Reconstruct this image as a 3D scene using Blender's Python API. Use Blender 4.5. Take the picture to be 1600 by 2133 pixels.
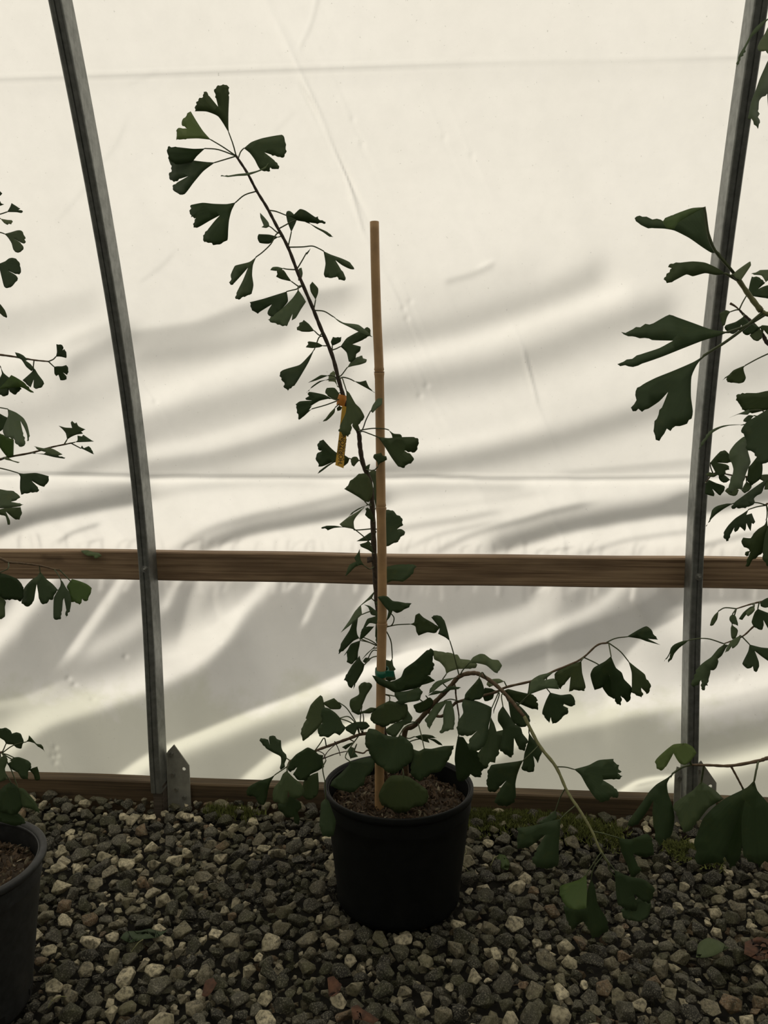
import bpy, bmesh, math, random
import numpy as np
from mathutils import Vector, Matrix, Euler
from mathutils.geometry import delaunay_2d_cdt

random.seed(11); RNG = np.random.default_rng(11)
for o in list(bpy.data.objects): bpy.data.objects.remove(o, do_unlink=True)
scene = bpy.context.scene
COL = scene.collection

# ---------------------------------------------------------------- camera
F_PX, CX, CY = 1700.0, 800.0, 1066.5
CAM = np.array([0.0, 0.0, 0.92]); PITCH, YAW = math.radians(6.2), math.radians(4.4)
FWD = np.array([-math.sin(YAW)*math.cos(PITCH), math.cos(YAW)*math.cos(PITCH), -math.sin(PITCH)])
RGT = np.array([math.cos(YAW), math.sin(YAW), 0.0]); UPV = np.cross(RGT, FWD)
cd = bpy.data.cameras.new('camera'); cam = bpy.data.objects.new('camera', cd); COL.objects.link(cam)
cd.sensor_fit = 'VERTICAL'; cd.sensor_height = 36.0; cd.lens = 36.0*F_PX/2133.0
cd.clip_start = 0.02; cd.clip_end = 100
cam.matrix_world = Matrix(((RGT[0], UPV[0], -FWD[0], CAM[0]), (RGT[1], UPV[1], -FWD[1], CAM[1]),
                           (RGT[2], UPV[2], -FWD[2], CAM[2]), (0, 0, 0, 1)))
scene.camera = cam

# ---------------------------------------------------------------- light
SUN = np.array([-0.40, 0.42, 0.82]); SUN /= np.linalg.norm(SUN)      # towards the sun, outside the back sheet
sd = bpy.data.lights.new('sun', 'SUN'); sun = bpy.data.objects.new('sun', sd); COL.objects.link(sun)
sd.energy = 5.5; sd.angle = math.radians(0.6); sd.color = (1.0, 0.945, 0.855)
sun.rotation_euler = Vector(SUN).to_track_quat('Z', 'Y').to_euler(); sun.location = (-3, 6, 6)
w = bpy.data.worlds.new('sky'); scene.world = w; w.use_nodes = True
bg = w.node_tree.nodes['Background']; bg.inputs[0].default_value = (0.90, 0.94, 1.0, 1); bg.inputs[1].default_value = 0.28
vs = scene.view_settings; vs.view_transform = 'Standard'; vs.look = 'None'; vs.gamma = 1; vs.use_curve_mapping = False
vs.exposure = 0.0

# ---------------------------------------------------------------- pixel helpers (photo frame 1600 x 2133)
def ray(x, y): return FWD + (x-CX)/F_PX*RGT - (y-CY)/F_PX*UPV
def atY(x, y, Y): r = ray(x, y); return CAM + r*(Y/r[1])
def atZ(x, y, Z=0.0): r = ray(x, y); return CAM + r*((Z-CAM[2])/r[2])
def proj(P):
    d = np.asarray(P) - CAM; z = d @ FWD
    return CX + F_PX*(d @ RGT)/z, CY - F_PX*(d @ UPV)/z

# ---------------------------------------------------------------- object helpers
def tag(o, label=None, cat=None, group=None, kind=None):
    if label: o['label'] = label
    if cat: o['category'] = cat
    if group: o['group'] = group
    if kind: o['kind'] = kind
    return o
def empty(name, loc=(0, 0, 0)):
    o = bpy.data.objects.new(name, None); COL.objects.link(o); o.location = loc; o.empty_display_size = 0.02; return o
def link(name, me, mat, parent=None, loc=None, smooth=False):
    o = bpy.data.objects.new(name, me); COL.objects.link(o)
    if mat and not me.materials: me.materials.append(mat)
    if smooth: me.polygons.foreach_set('use_smooth', [True]*len(me.polygons))
    if loc is not None: o.location = loc
    if parent is not None:
        o.parent = parent
        p = Vector(parent.location); q = parent
        while q.parent: q = q.parent; p += Vector(q.location)
        o.location = Vector(o.location) - p
    return o
def mesh(name, V, F):
    me = bpy.data.meshes.new(name); me.from_pydata([tuple(v) for v in V], [], [tuple(f) for f in F]); me.update(); return me
def bm_obj(name, bm, mat, parent=None, loc=None, smooth=False):
    bmesh.ops.recalc_face_normals(bm, faces=bm.faces)
    me = bpy.data.meshes.new(name); bm.to_mesh(me); bm.free(); return link(name, me, mat, parent, loc, smooth)
def box_bm(x0, x1, y0, y1, z0, z1, bevel=0.0, seg=2, cuts=0):
    bm = bmesh.new(); bmesh.ops.create_cube(bm, size=1)
    bmesh.ops.scale(bm, vec=(x1-x0, y1-y0, z1-z0), verts=bm.verts)
    bmesh.ops.translate(bm, vec=((x0+x1)/2, (y0+y1)/2, (z0+z1)/2), verts=bm.verts)
    if bevel: bmesh.ops.bevel(bm, geom=list(bm.edges), offset=bevel, segments=seg, affect='EDGES')
    return bm
def catmull(P, n=5):
    P = np.asarray(P, float)
    if len(P) < 3:
        t = np.linspace(0, 1, n+1)[:, None]; return P[0]*(1-t)+P[-1]*t
    Q = np.vstack([2*P[0]-P[1], P, 2*P[-1]-P[-2]]); out = []
    for i in range(1, len(Q)-2):
        for t in np.linspace(0, 1, n, endpoint=False):
            a, b, c, d = Q[i-1], Q[i], Q[i+1], Q[i+2]
            out.append(0.5*((2*b)+(c-a)*t+(2*a-5*b+4*c-d)*t*t+(3*b-a-3*c+d)*t**3))
    out.append(P[-1]); return np.array(out)
def tube_arrays(P, R, n=6, cap=True):
    P = np.asarray(P, float); m = len(P); R = np.broadcast_to(R, (m,)) if np.ndim(R) == 0 else np.asarray(R)
    T = np.gradient(P, axis=0); T /= np.linalg.norm(T, axis=1)[:, None]+1e-12
    up = np.array([0.13, 0.9, 0.31]); V = []; Fc = []
    for i in range(m):
        a = np.cross(T[i], up); a /= np.linalg.norm(a)+1e-12; b = np.cross(T[i], a)
        for k in range(n):
            th = 2*math.pi*k/n; V.append(P[i]+R[i]*(math.cos(th)*a+math.sin(th)*b))
    for i in range(m-1):
        for k in range(n):
            Fc.append((i*n+k, i*n+(k+1) % n, (i+1)*n+(k+1) % n, (i+1)*n+k))
    if cap: Fc.append(tuple(range(n))[::-1]); Fc.append(tuple((m-1)*n+k for k in range(n)))
    return V, Fc
def tube(name, P, R, mat, parent=None, n=6, base=None):
    base = np.asarray(P[0] if base is None else base, float)
    V, Fc = tube_arrays(np.asarray(P)-base, R, n); me = mesh(name, V, Fc)
    return link(name, me, mat, parent, base, smooth=True)
def lathe_bm(prof, n=64, closed=True):
    bm = bmesh.new(); rings = []
    for r, z in prof:
        rings.append([bm.verts.new((r*math.cos(2*math.pi*k/n), r*math.sin(2*math.pi*k/n), z)) for k in range(n)] if r > 1e-6 else [bm.verts.new((0, 0, z))])
    for A, B in zip(rings, rings[1:]):
        for k in range(n):
            a, b = A[k % len(A)], A[(k+1) % len(A)]; c, d = B[(k+1) % len(B)], B[k % len(B)]
            vs_ = []
            for v in (a, b, c, d):
                if v not in vs_: vs_.append(v)
            if len(vs_) > 2: bm.faces.new(vs_)
    return bm

# ---------------------------------------------------------------- materials
MATS = {}
def nmat(name):
    m = bpy.data.materials.new(name); m.use_nodes = True; MATS[name] = m
    nt = m.node_tree; return m, nt, nt.nodes['Principled BSDF'], nt.nodes['Material Output']
def N(nt, t, **kw):
    n = nt.nodes.new(t)
    for k, v in kw.items():
        if k in n.inputs: n.inputs[k].default_value = v
        else: setattr(n, k, v)
    return n
def ramp(nt, fac, stops):
    r = nt.nodes.new('ShaderNodeValToRGB'); e = r.color_ramp.elements
    while len(e) < len(stops): e.new(0.5)
    for el, (p, c) in zip(e, stops): el.position = p; el.color = (*c, 1)
    nt.links.new(fac, r.inputs[0]); return r.outputs[0]
def noise(nt, scale, detail=4, rough=0.55, coord='Object', stretch=None):
    tc = nt.nodes.new('ShaderNodeTexCoord'); out = tc.outputs[coord]
    if stretch:
        mp = nt.nodes.new('ShaderNodeMapping'); mp.inputs['Scale'].default_value = stretch
        nt.links.new(out, mp.inputs[0]); out = mp.outputs[0]
    n = N(nt, 'ShaderNodeTexNoise', Scale=scale, Detail=detail, Roughness=rough); nt.links.new(out, n.inputs['Vector']); return n.outputs['Fac']
def mix(nt, fac, a, b, mode='MIX'):
    m = nt.nodes.new('ShaderNodeMix'); m.data_type = 'RGBA'; m.blend_type = mode
    for s, v in ((0, fac), (6, a), (7, b)):
        if hasattr(v, 'links') or isinstance(v, bpy.types.NodeSocket): nt.links.new(v, m.inputs[s])
        else: m.inputs[s].default_value = v if s == 0 else (*v, 1)
    return m.outputs[2]
def bump(nt, h, bsdf, strength=0.3, dist=0.002):
    b = N(nt, 'ShaderNodeBump', Strength=strength, Distance=dist); nt.links.new(h, b.inputs['Height']); nt.links.new(b.outputs[0], bsdf.inputs['Normal'])

def sheet_material(name, trans, diff, share, dirt=True):
    m, nt, p, out = nmat(name); nt.nodes.remove(p)
    n1 = noise(nt, 26, 6, 0.7); n2 = noise(nt, 3.0, 4, 0.6); n3 = noise(nt, 210, 2, 0.5)
    c = ramp(nt, n1, [(0.30, tuple(x*0.955 for x in trans)), (0.62, trans)])
    c = mix(nt, ramp(nt, n2, [(0.35, (0, 0, 0)), (0.75, (0.10, 0.10, 0.10))]), c, (0.60, 0.57, 0.47))
    c = mix(nt, ramp(nt, n3, [(0.245, (0.45,)*3), (0.265, (0, 0, 0))]), c, (0.25, 0.24, 0.20))
    if dirt:   # algae film low on the sheet
        g = nt.nodes.new('ShaderNodeNewGeometry'); sx = nt.nodes.new('ShaderNodeSeparateXYZ'); nt.links.new(g.outputs['Position'], sx.inputs[0])
        n4 = noise(nt, 5.5, 5, 0.65)
        ad = N(nt, 'ShaderNodeMath', operation='MULTIPLY_ADD'); nt.links.new(n4, ad.inputs[0]); ad.inputs[1].default_value = -0.42; nt.links.new(sx.outputs[2], ad.inputs[2])
        f = ramp(nt, ad.outputs[0], [(0.0, (0.34,)*3), (0.07, (0, 0, 0))])
        c = mix(nt, f, c, (0.52, 0.54, 0.30))
    t = nt.nodes.new('ShaderNodeBsdfTranslucent'); d = nt.nodes.new('ShaderNodeBsdfDiffuse'); d.inputs[0].default_value = (*diff, 1)
    nt.links.new(c, t.inputs[0]); mx = nt.nodes.new('ShaderNodeMixShader'); mx.inputs[0].default_value = share
    nt.links.new(d.outputs[0], mx.inputs[1]); nt.links.new(t.outputs[0], mx.inputs[2]); nt.links.new(mx.outputs[0], out.inputs[0]); return m
M_SHEET = sheet_material('white_poly_sheet', (0.93, 0.905, 0.83), (0.80, 0.79, 0.75), 0.60)
M_ROOF = sheet_material('dimmed_poly_roof', (0.56, 0.55, 0.49), (0.42, 0.42, 0.38), 0.50, dirt=False)  # unseen roof sheeting, tone lowered to dim the light inside

def metal_material():
    m, nt, p, o = nmat('galvanised_steel')
    n = noise(nt, 1.0, 4, 0.6, stretch=(160, 160, 6)); v = noise(nt, 55, 4, 0.6)
    c = mix(nt, ramp(nt, v, [(0.35, (0, 0, 0)), (0.7, (0.7, 0.7, 0.7))]), (0.27, 0.28, 0.265), (0.13, 0.135, 0.128))
    nt.links.new(c, p.inputs['Base Color']); p.inputs['Metallic'].default_value = 0.75
    nt.links.new(ramp(nt, n, [(0.3, (0.40,)*3), (0.7, (0.60,)*3)]), p.inputs['Roughness']); bump(nt, n, p, 0.12, 0.001); return m
M_METAL = metal_material()
def wood_material(name, a, b):
    m, nt, p, o = nmat(name)
    g = noise(nt, 1.0, 5, 0.65, stretch=(2.6, 130, 150)); k = noise(nt, 7, 3, 0.5, stretch=(0.8, 2.2, 2.2)); s = noise(nt, 1.0, 3, 0.6, stretch=(3, 14, 14))
    c = ramp(nt, g, [(0.36, tuple(x*0.8 for x in a)), (0.48, tuple(0.55*x+0.45*y for x, y in zip(a, b))), (0.60, b)])
    c = mix(nt, ramp(nt, s, [(0.38, (0.55,)*3), (0.55, (0, 0, 0))]), c, tuple(x*0.6 for x in a))
    c = mix(nt, ramp(nt, k, [(0.27, (0.8,)*3), (0.33, (0, 0, 0))]), c, tuple(x*0.3 for x in a))
    nt.links.new(c, p.inputs['Base Color']); p.inputs['Roughness'].default_value = 0.78; bump(nt, g, p, 0.35, 0.0015); return m
M_WOOD = wood_material('pale_treated_pine', (0.19, 0.115, 0.064), (0.39, 0.27, 0.165))
M_WOOD2 = wood_material('damp_brown_board', (0.066, 0.042, 0.021), (0.140, 0.094, 0.050))
M_POST = wood_material('weathered_post', (0.060, 0.046, 0.034), (0.14, 0.11, 0.085))
def simple(name, col, rough=0.6, nscale=60, var=0.35, metal=0.0, bstr=0.15):
    m, nt, p, o = nmat(name); n = noise(nt, nscale, 4, 0.6)
    nt.links.new(ramp(nt, n, [(0.3, tuple(c*(1-var) for c in col)), (0.7, tuple(min(1, c*(1+var)) for c in col))]), p.inputs['Base Color'])
    p.inputs['Roughness'].default_value = rough; p.inputs['Metallic'].default_value = metal; bump(nt, n, p, bstr, 0.0006); return m
M_PLATE = simple('dull_zinc_plate', (0.36, 0.355, 0.315), 0.6, 45, 0.18, 0.25)
M_BOLT = simple('zinc_bolt', (0.42, 0.42, 0.40), 0.35, 80, 0.2, 0.9)
M_POT = simple('black_plastic', (0.006, 0.0068, 0.007), 0.55, 40, 0.3); M_POT.node_tree.nodes['Principled BSDF'].inputs['Specular IOR Level'].default_value = 0.22
M_POT2 = simple('scuffed_black_plastic', (0.019, 0.020, 0.021), 0.55, 70, 0.5, 0.0, 0.3)
M_SOIL = simple('dark_bark_soil', (0.040, 0.027, 0.016), 0.95, 120, 0.6, 0, 0.8)
M_CHIP = simple('bark_chip', (0.085, 0.055, 0.032), 0.9, 150, 0.6, 0, 0.5)
M_CHIP2 = simple('pale_grit', (0.20, 0.17, 0.115), 0.9, 150, 0.4, 0, 0.5)
M_BARK = simple('ginkgo_bark', (0.060, 0.044, 0.030), 0.8, 240, 0.5, 0, 0.6)
M_TWIG = simple('brown_twig', (0.135, 0.088, 0.048), 0.7, 260, 0.35, 0, 0.4)
M_GREENTWIG = simple('green_shoot', (0.20, 0.20, 0.085), 0.65, 200, 0.25)
M_PETIOLE = simple('leaf_stalk', (0.075, 0.095, 0.038), 0.6, 200, 0.25)
M_BAMBOO = simple('dry_bamboo', (0.47, 0.285, 0.135), 0.55, 26, 0.16)
M_TIE = simple('green_tie_tape', (0.008, 0.12, 0.065), 0.45, 60, 0.15)
M_TAG = simple('yellow_label_stock', (0.80, 0.46, 0.06), 0.6, 30, 0.08)
M_LOOP = simple('orange_label_loop', (0.55, 0.20, 0.02), 0.6, 30, 0.12)
M_INK = simple('black_ink', (0.006, 0.006, 0.006), 0.6, 30, 0.1)
M_FLOOR = simple('dark_wet_soil', (0.018, 0.016, 0.012), 0.9, 60, 0.5)
M_MOSS = simple('moss', (0.095, 0.110, 0.022), 0.9, 120, 0.6)
M_NODE = simple('bamboo_node', (0.27, 0.155, 0.075), 0.6, 60, 0.2)
M_DEAD = simple('dead_leaf_brown', (0.085, 0.036, 0.018), 0.8, 90, 0.5)
M_TUCK = simple('white_film_fold', (0.72, 0.70, 0.60), 0.5, 60, 0.12)

def leaf_material(name, col, tcol, share, rough=0.5):
    m, nt, p, out = nmat(name)
    oi = nt.nodes.new('ShaderNodeObjectInfo'); uv = nt.nodes.new('ShaderNodeUVMap'); mp = nt.nodes.new('ShaderNodeMapping')
    mp.inputs['Scale'].default_value = (70, 1.2, 1); nt.links.new(uv.outputs[0], mp.inputs[0])
    v = N(nt, 'ShaderNodeTexNoise', Scale=1.0, Detail=2.0); nt.links.new(mp.outputs[0], v.inputs['Vector'])
    b = noise(nt, 60, 4, 0.6)
    c = ramp(nt, oi.outputs['Random'], [(0.0, tuple(x*0.72 for x in col)), (0.5, col), (1.0, (col[0]*1.45, col[1]*1.22, col[2]*1.1))])
    c = mix(nt, ramp(nt, v.outputs['Fac'], [(0.35, (0.28,)*3), (0.6, (0, 0, 0))]), c, tuple(x*0.62 for x in col))
    c = mix(nt, ramp(nt, b, [(0.55, (0, 0, 0)), (0.8, (0.30,)*3)]), c, (col[0]*1.9, col[1]*1.35, col[2]*0.9))
    nt.links.new(c, p.inputs['Base Color']); p.inputs['Roughness'].default_value = rough; p.inputs['Specular IOR Level'].default_value = 0.35
    bump(nt, v.outputs['Fac'], p, 0.22, 0.0012)
    t = nt.nodes.new('ShaderNodeBsdfTranslucent'); t.inputs[0].default_value = (*tcol, 1)
    mx = nt.nodes.new('ShaderNodeMixShader'); mx.inputs[0].default_value = share
    nt.links.new(p.outputs[0], mx.inputs[1]); nt.links.new(t.outputs[0], mx.inputs[2]); nt.links.new(mx.outputs[0], out.inputs[0]); return m
M_LEAF = {'d': leaf_material('ginkgo_leaf_green', (0.092, 0.142, 0.066), (0.092, 0.150, 0.038), 0.38),
          'l': leaf_material('ginkgo_leaf_pale', (0.155, 0.215, 0.112), (0.14, 0.21, 0.062), 0.40),
          'y': leaf_material('ginkgo_leaf_young', (0.125, 0.195, 0.060), (0.19, 0.29, 0.055), 0.45)}

# ================================================================ STRUCTURE
# hoop profile: inner face of the ribs, Y as a function of height; then the arch over the camera
PROF = [(0.0, 1.797), (0.20, 1.797), (0.42, 1.799), (0.63, 1.796), (0.84, 1.770), (1.04, 1.735), (1.24, 1.676), (1.38, 1.630), (1.55, 1.562), (1.66, 1.520), (1.86, 1.430), (2.06, 1.310)]
_pz = np.array([p[0] for p in PROF]); _py = np.array([p[1] for p in PROF])
_pc = np.polyfit(_pz, _py, 5)
def ribY(z): return np.polyval(_pc, z)
def gapY(z): return 0.042*np.clip((1.5-np.asarray(z, float))/0.9, 0.1, 1.0)
RIB_D, RIB_W = 0.056, 0.026
def sheetY(z): return ribY(z)+RIB_D+gapY(z)

# --- the plastic sheet: relief solved so that its folds face towards or away from the low outside sun
def band(px, py, pts, wu, wd, amp, axis='x', fade=40.0):
    P = np.array(pts, float); u, v = (px, py) if axis == 'x' else (py, px)
    a, b = (P[:, 0], P[:, 1]) if axis == 'x' else (P[:, 1], P[:, 0])
    o = np.argsort(a); a, b = a[o], b[o]
    aa = np.linspace(a[0], a[-1], 60); cc = catmull(np.stack([a, b], 1), 8); bb = np.interp(aa, cc[:, 0], cc[:, 1])
    gr = np.gradient(bb, aa); sl = np.interp(u, aa, gr)
    c = np.interp(u, aa, bb)+np.minimum(u-aa[0], 0)*gr[1]+np.maximum(u-aa[-1], 0)*gr[-2]; d = (v-c)/np.sqrt(1+sl*sl)
    e = np.maximum(np.maximum(aa[0]-u, u-aa[-1]), 0)
    pw = np.where((d < 0) == (wu < wd), 3.2 if max(wu, wd) > 1.3*min(wu, wd) else 2.0, 2.0)      # the tighter flank of a fold is crisper
    return amp*np.exp(-1.1*np.abs(d/np.where(d < 0, wu, wd))**pw)*np.exp(-(e/fade)**2)
def sheet_light(px, py):
    T = np.interp(py, [-400, 0, 420, 620, 800, 985, 996, 1140, 1225, 1300, 1450, 1640, 1750], [.95, .93, .90, .80, .72, .72, .90, .92, .20, .14, .15, .13, .13])
    top = 1/(1+np.exp((py-1170)/12.0)); up = 1/(1+np.exp((py-992)/3.0)); mid = top*(1-up); low = 1-top
    S = np.zeros_like(px); A = lambda *a, **k: band(px, py, *a, **k)
    # streaks above the fold line
    U = (A([(280, 708), (400, 690), (500, 655), (600, 635), (700, 618)], 16, 40, -.42) + A([(300, 752), (450, 732), (575, 700)], 26, 32, -.36)
      + A([(320, 832), (450, 778), (600, 735), (700, 690)], 26, 26, .20) + A([(290, 900), (450, 855), (600, 815), (700, 775)], 36, 48, -.36)
      + A([(310, 938), (420, 920), (560, 880)], 14, 18, .18) + A([(320, 976), (450, 957), (600, 915), (720, 870)], 20, 28, -.42)
      + A([(-40, 690), (60, 665), (160, 640)], 30, 40, -.20) + A([(150, 762), (230, 722)], 22, 32, -.42) + A([(150, 712), (225, 690)], 16, 18, -.25)
      + A([(-30, 770), (60, 735), (150, 700)], 20, 22, .18) + A([(0, 880), (120, 850), (230, 810)], 40, 40, -.22) + A([(150, 985), (260, 940)], 18, 25, -.36)
      + A([(800, 712), (910, 692), (1010, 665), (1150, 620), (1230, 585)], 36, 34, -.40) + A([(810, 757), (1010, 707), (1160, 657), (1290, 618)], 24, 22, .24)
      + A([(810, 812), (1010, 776), (1140, 735), (1260, 690), (1380, 650)], 34, 44, -.44) + A([(820, 900), (1000, 850), (1200, 800), (1400, 750)], 40, 40, .08)
      + A([(805, 982), (960, 966), (1135, 926), (1260, 890), (1400, 848)], 26, 32, -.48) + A([(800, 950), (950, 928), (1100, 890)], 20, 18, .16)
      + A([(1200, 987), (1440, 968)], 8, 16, -.24) + A([(935, 592), (985, 578), (1025, 560)], 5, 9, -.28, fade=8) + A([(1000, 562), (1022, 552)], 5, 5, .18, fade=8)
      + A([(850, 640), (1000, 610), (1100, 570)], 40, 40, -.12) + A([(1500, 800), (1620, 750)], 40, 50, -.26) + A([(480, 990), (780, 985)], 14, 14, -.16))
    # between the fold line and the rail
    Md = (A([(-30, 1118), (60, 1085), (130, 1068), (200, 1052), (270, 1038)], 30, 16, -.9) + A([(118, 1130), (145, 1113), (195, 1096)], 5, 6, -.5, fade=12)
      + A([(100, 1030), (280, 1012)], 12, 14, -.22) + A([(330, 1028), (480, 1008), (640, 1005)], 14, 14, -.26)
      + A([(385, 1134), (430, 1110), (520, 1082), (600, 1066), (690, 1044), (755, 1028)], 10, 10, -.40) + A([(440, 1136), (520, 1108), (600, 1092), (700, 1072), (770, 1054)], 22, 13, -.85)
      + A([(800, 1032), (910, 1019), (1060, 1016)], 18, 20, -.34) + A([(805, 1110), (910, 1095), (1010, 1078)], 9, 10, -.42) + A([(840, 1070), (1000, 1050), (1100, 1035)], 10, 10, -.16)
      + A([(940, 1142), (985, 1120), (1060, 1098), (1140, 1076), (1200, 1062)], 7, 9, -.50) + A([(880, 1135), (930, 1116), (1000, 1100)], 6, 7, -.35)
      + A([(1050, 1138), (1150, 1108), (1250, 1086), (1350, 1070), (1450, 1054)], 29, 16, -.92) + A([(1450, 1056), (1520, 1050), (1640, 1030)], 27, 18, -.85)
      + A([(1235, 1152), (1310, 1130), (1430, 1112)], 7, 8, -.4) + A([(1480, 1140), (1530, 1128), (1600, 1118)], 7, 9, -.5))
    # below the rail
    L = (A([(-60, 1375), (0, 1312), (30, 1272), (62, 1232)], 26, 22, .80) + A([(148, 1352), (185, 1300), (215, 1255), (242, 1212)], 9, 12, .58, axis='y', fade=30)
      + A([(-40, 1480), (40, 1465), (90, 1445)], 10, 14, .24) + A([(200, 1350), (250, 1322), (290, 1295)], 22, 22, .34)
      + A([(-40, 1600), (0, 1560), (75, 1505), (200, 1462), (290, 1428), (390, 1378), (450, 1325)], 42, 27, .70) + A([(440, 1335), (475, 1298), (510, 1262), (535, 1238), (556, 1210)], 15, 15, .62)
      + A([(340, 1262), (352, 1235), (366, 1210)], 10, 10, .36, axis='y', fade=15) + A([(418, 1215), (405, 1255), (390, 1320)], 16, 22, .30, axis='y', fade=30) + A([(440, 1215), (444, 1260), (455, 1300)], 6, 8, .14, axis='y', fade=12)
      + A([(345, 1360), (380, 1350), (410, 1325)], 30, 22, .30)
      + A([(245, 1630), (300, 1592), (360, 1562), (500, 1506), (650, 1446), (745, 1405), (860, 1370)], 11, 26, .95) + A([(520, 1628), (600, 1568), (700, 1532), (800, 1500)], 12, 26, .90)
      + A([(632, 1295), (652, 1252), (668, 1222), (674, 1205)], 5, 7, .46, axis='y', fade=14) + A([(600, 1228), (618, 1212)], 5, 6, .3, fade=10) + A([(745, 1275), (768, 1238), (785, 1210)], 8, 14, .34, axis='y', fade=15)
      + A([(860, 1362), (980, 1322), (1090, 1292), (1135, 1255), (1152, 1215)], 26, 46, .42) + A([(1020, 1376), (1150, 1318), (1250, 1268), (1306, 1222)], 16, 18, .44)
      + A([(1000, 1388), (1160, 1346), (1330, 1292), (1420, 1232)], 22, 22, -.30) + A([(1210, 1225), (1222, 1215)], 9, 9, .25, axis='y', fade=15)
      + A([(1280, 1405), (1345, 1335), (1430, 1288)], 9, 70, .42, fade=18) + A([(1440, 1275), (1520, 1270), (1640, 1270)], 12, 80, .34)
      + A([(1000, 1592), (1100, 1540), (1200, 1512), (1320, 1486), (1430, 1465), (1640, 1412)], 42, 26, .66) + A([(1010, 1470), (1200, 1440), (1400, 1410)], 40, 40, .30)
      + A([(1440, 1500), (1640, 1450)], 22, 22, .30) + A([(1480, 1622), (1560, 1600), (1660, 1570)], 22, 24, .72) + A([(1480, 1560), (1640, 1520)], 20, 24, -.16)
      + A([(860, 1600), (960, 1570), (1040, 1540)], 30, 30, .35)
      + A([(1298, 1662), (1325, 1648), (1350, 1641), (1385, 1636), (1430, 1632)], 7, 20, .95, fade=12) + A([(1340, 1652), (1400, 1640)], 3, 4, -.5, fade=10))
    T = T + U*up + Md*mid + L*low
    # fold lines and creases
    sm = np.interp(px, [0, 280, 770, 900, 1000, 1440, 1600], [993, 993, 998, 996, 1001, 1000, 1001])
    T = T - .85*np.exp(-((py-sm+2.5)/2.6)**2) + .22*np.exp(-((py-sm-7)/6)**2)
    st = np.interp(px, [-100, 0, 180, 640, 1540, 1700], [166, 163, 157, 143, 117, 112])
    T = T - .55*np.exp(-((py-st-1.5)/2.4)**2) - .05*np.exp(-((py-st-20)/22)**2) + .14*np.exp(-((py-st+4)/3)**2)
    for pts, a in (([(622, 180), (655, 225), (690, 300), (720, 370), (745, 455), (752, 480)], -.22), ([(662, -10), (648, 45), (625, 96)], -.3), ([(1097, 740), (1106, 780), (1120, 836)], -.22)):
        T = T + A(pts, 3.2, 3.2, a, axis='y', fade=6) + band(px+6, py, pts, 3.2, 3.2, -.6*a, axis='y', fade=6)
    for pts, a in (([(195, 350), (230, 308), (250, 270)], -.12), ([(110, 460), (150, 415), (172, 390)], -.12), ([(285, 590), (320, 565), (345, 540)], -.2), ([(575, 270), (602, 243)], -.12), ([(265, 176), (320, 152)], -.12)):
        T = T + A(pts, 4, 4, a, fade=8)
    rs = np.random.default_rng(5)
    for x, y in [(838, 651), (846, 671), (853, 636), (733, 250), (752, 302), (135, 1418), (147, 1432), (254, 1373), (443, 1350), (888, 808), (874, 828), (318, 842), (1465, 1337), (984, 326), (925, 288), (98, 1572), (103, 1588), (92, 1590), (100, 1602), (180, 1467), (1546, 1422)]:
        T = T + .36*np.exp(-(((px-x-4)/4)**2+((py-y)/4)**2)) - .36*np.exp(-(((px-x+3)/4)**2+((py-y+2)/4)**2))
    x = -60.0
    while x < 1660:      # small gathers where the sheet is pinched by the rail
        x += rs.uniform(9, 42); a = rs.uniform(.08, .34); h = rs.uniform(5, 20); s = rs.uniform(-2, 18); ww = rs.uniform(2.8, 5)
        yr = 1139+0.0137*x
        T = T + A([(x, yr+4), (x+s*.4, yr-h*.5), (x+s, yr-h)], ww, ww, -a, axis='y', fade=5)
        x2 = x+rs.uniform(-8, 8); T = T + A([(x2, 1206+.0137*x), (x2-s*.3, 1206+.0137*x+h*.7), (x2-s*.8, 1210+.0137*x+h*1.5)], ww, ww*1.4, a*rs.choice([-.3, .5, .9]), axis='y', fade=6)
    return np.clip(T, 0.03, 1.05)

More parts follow.
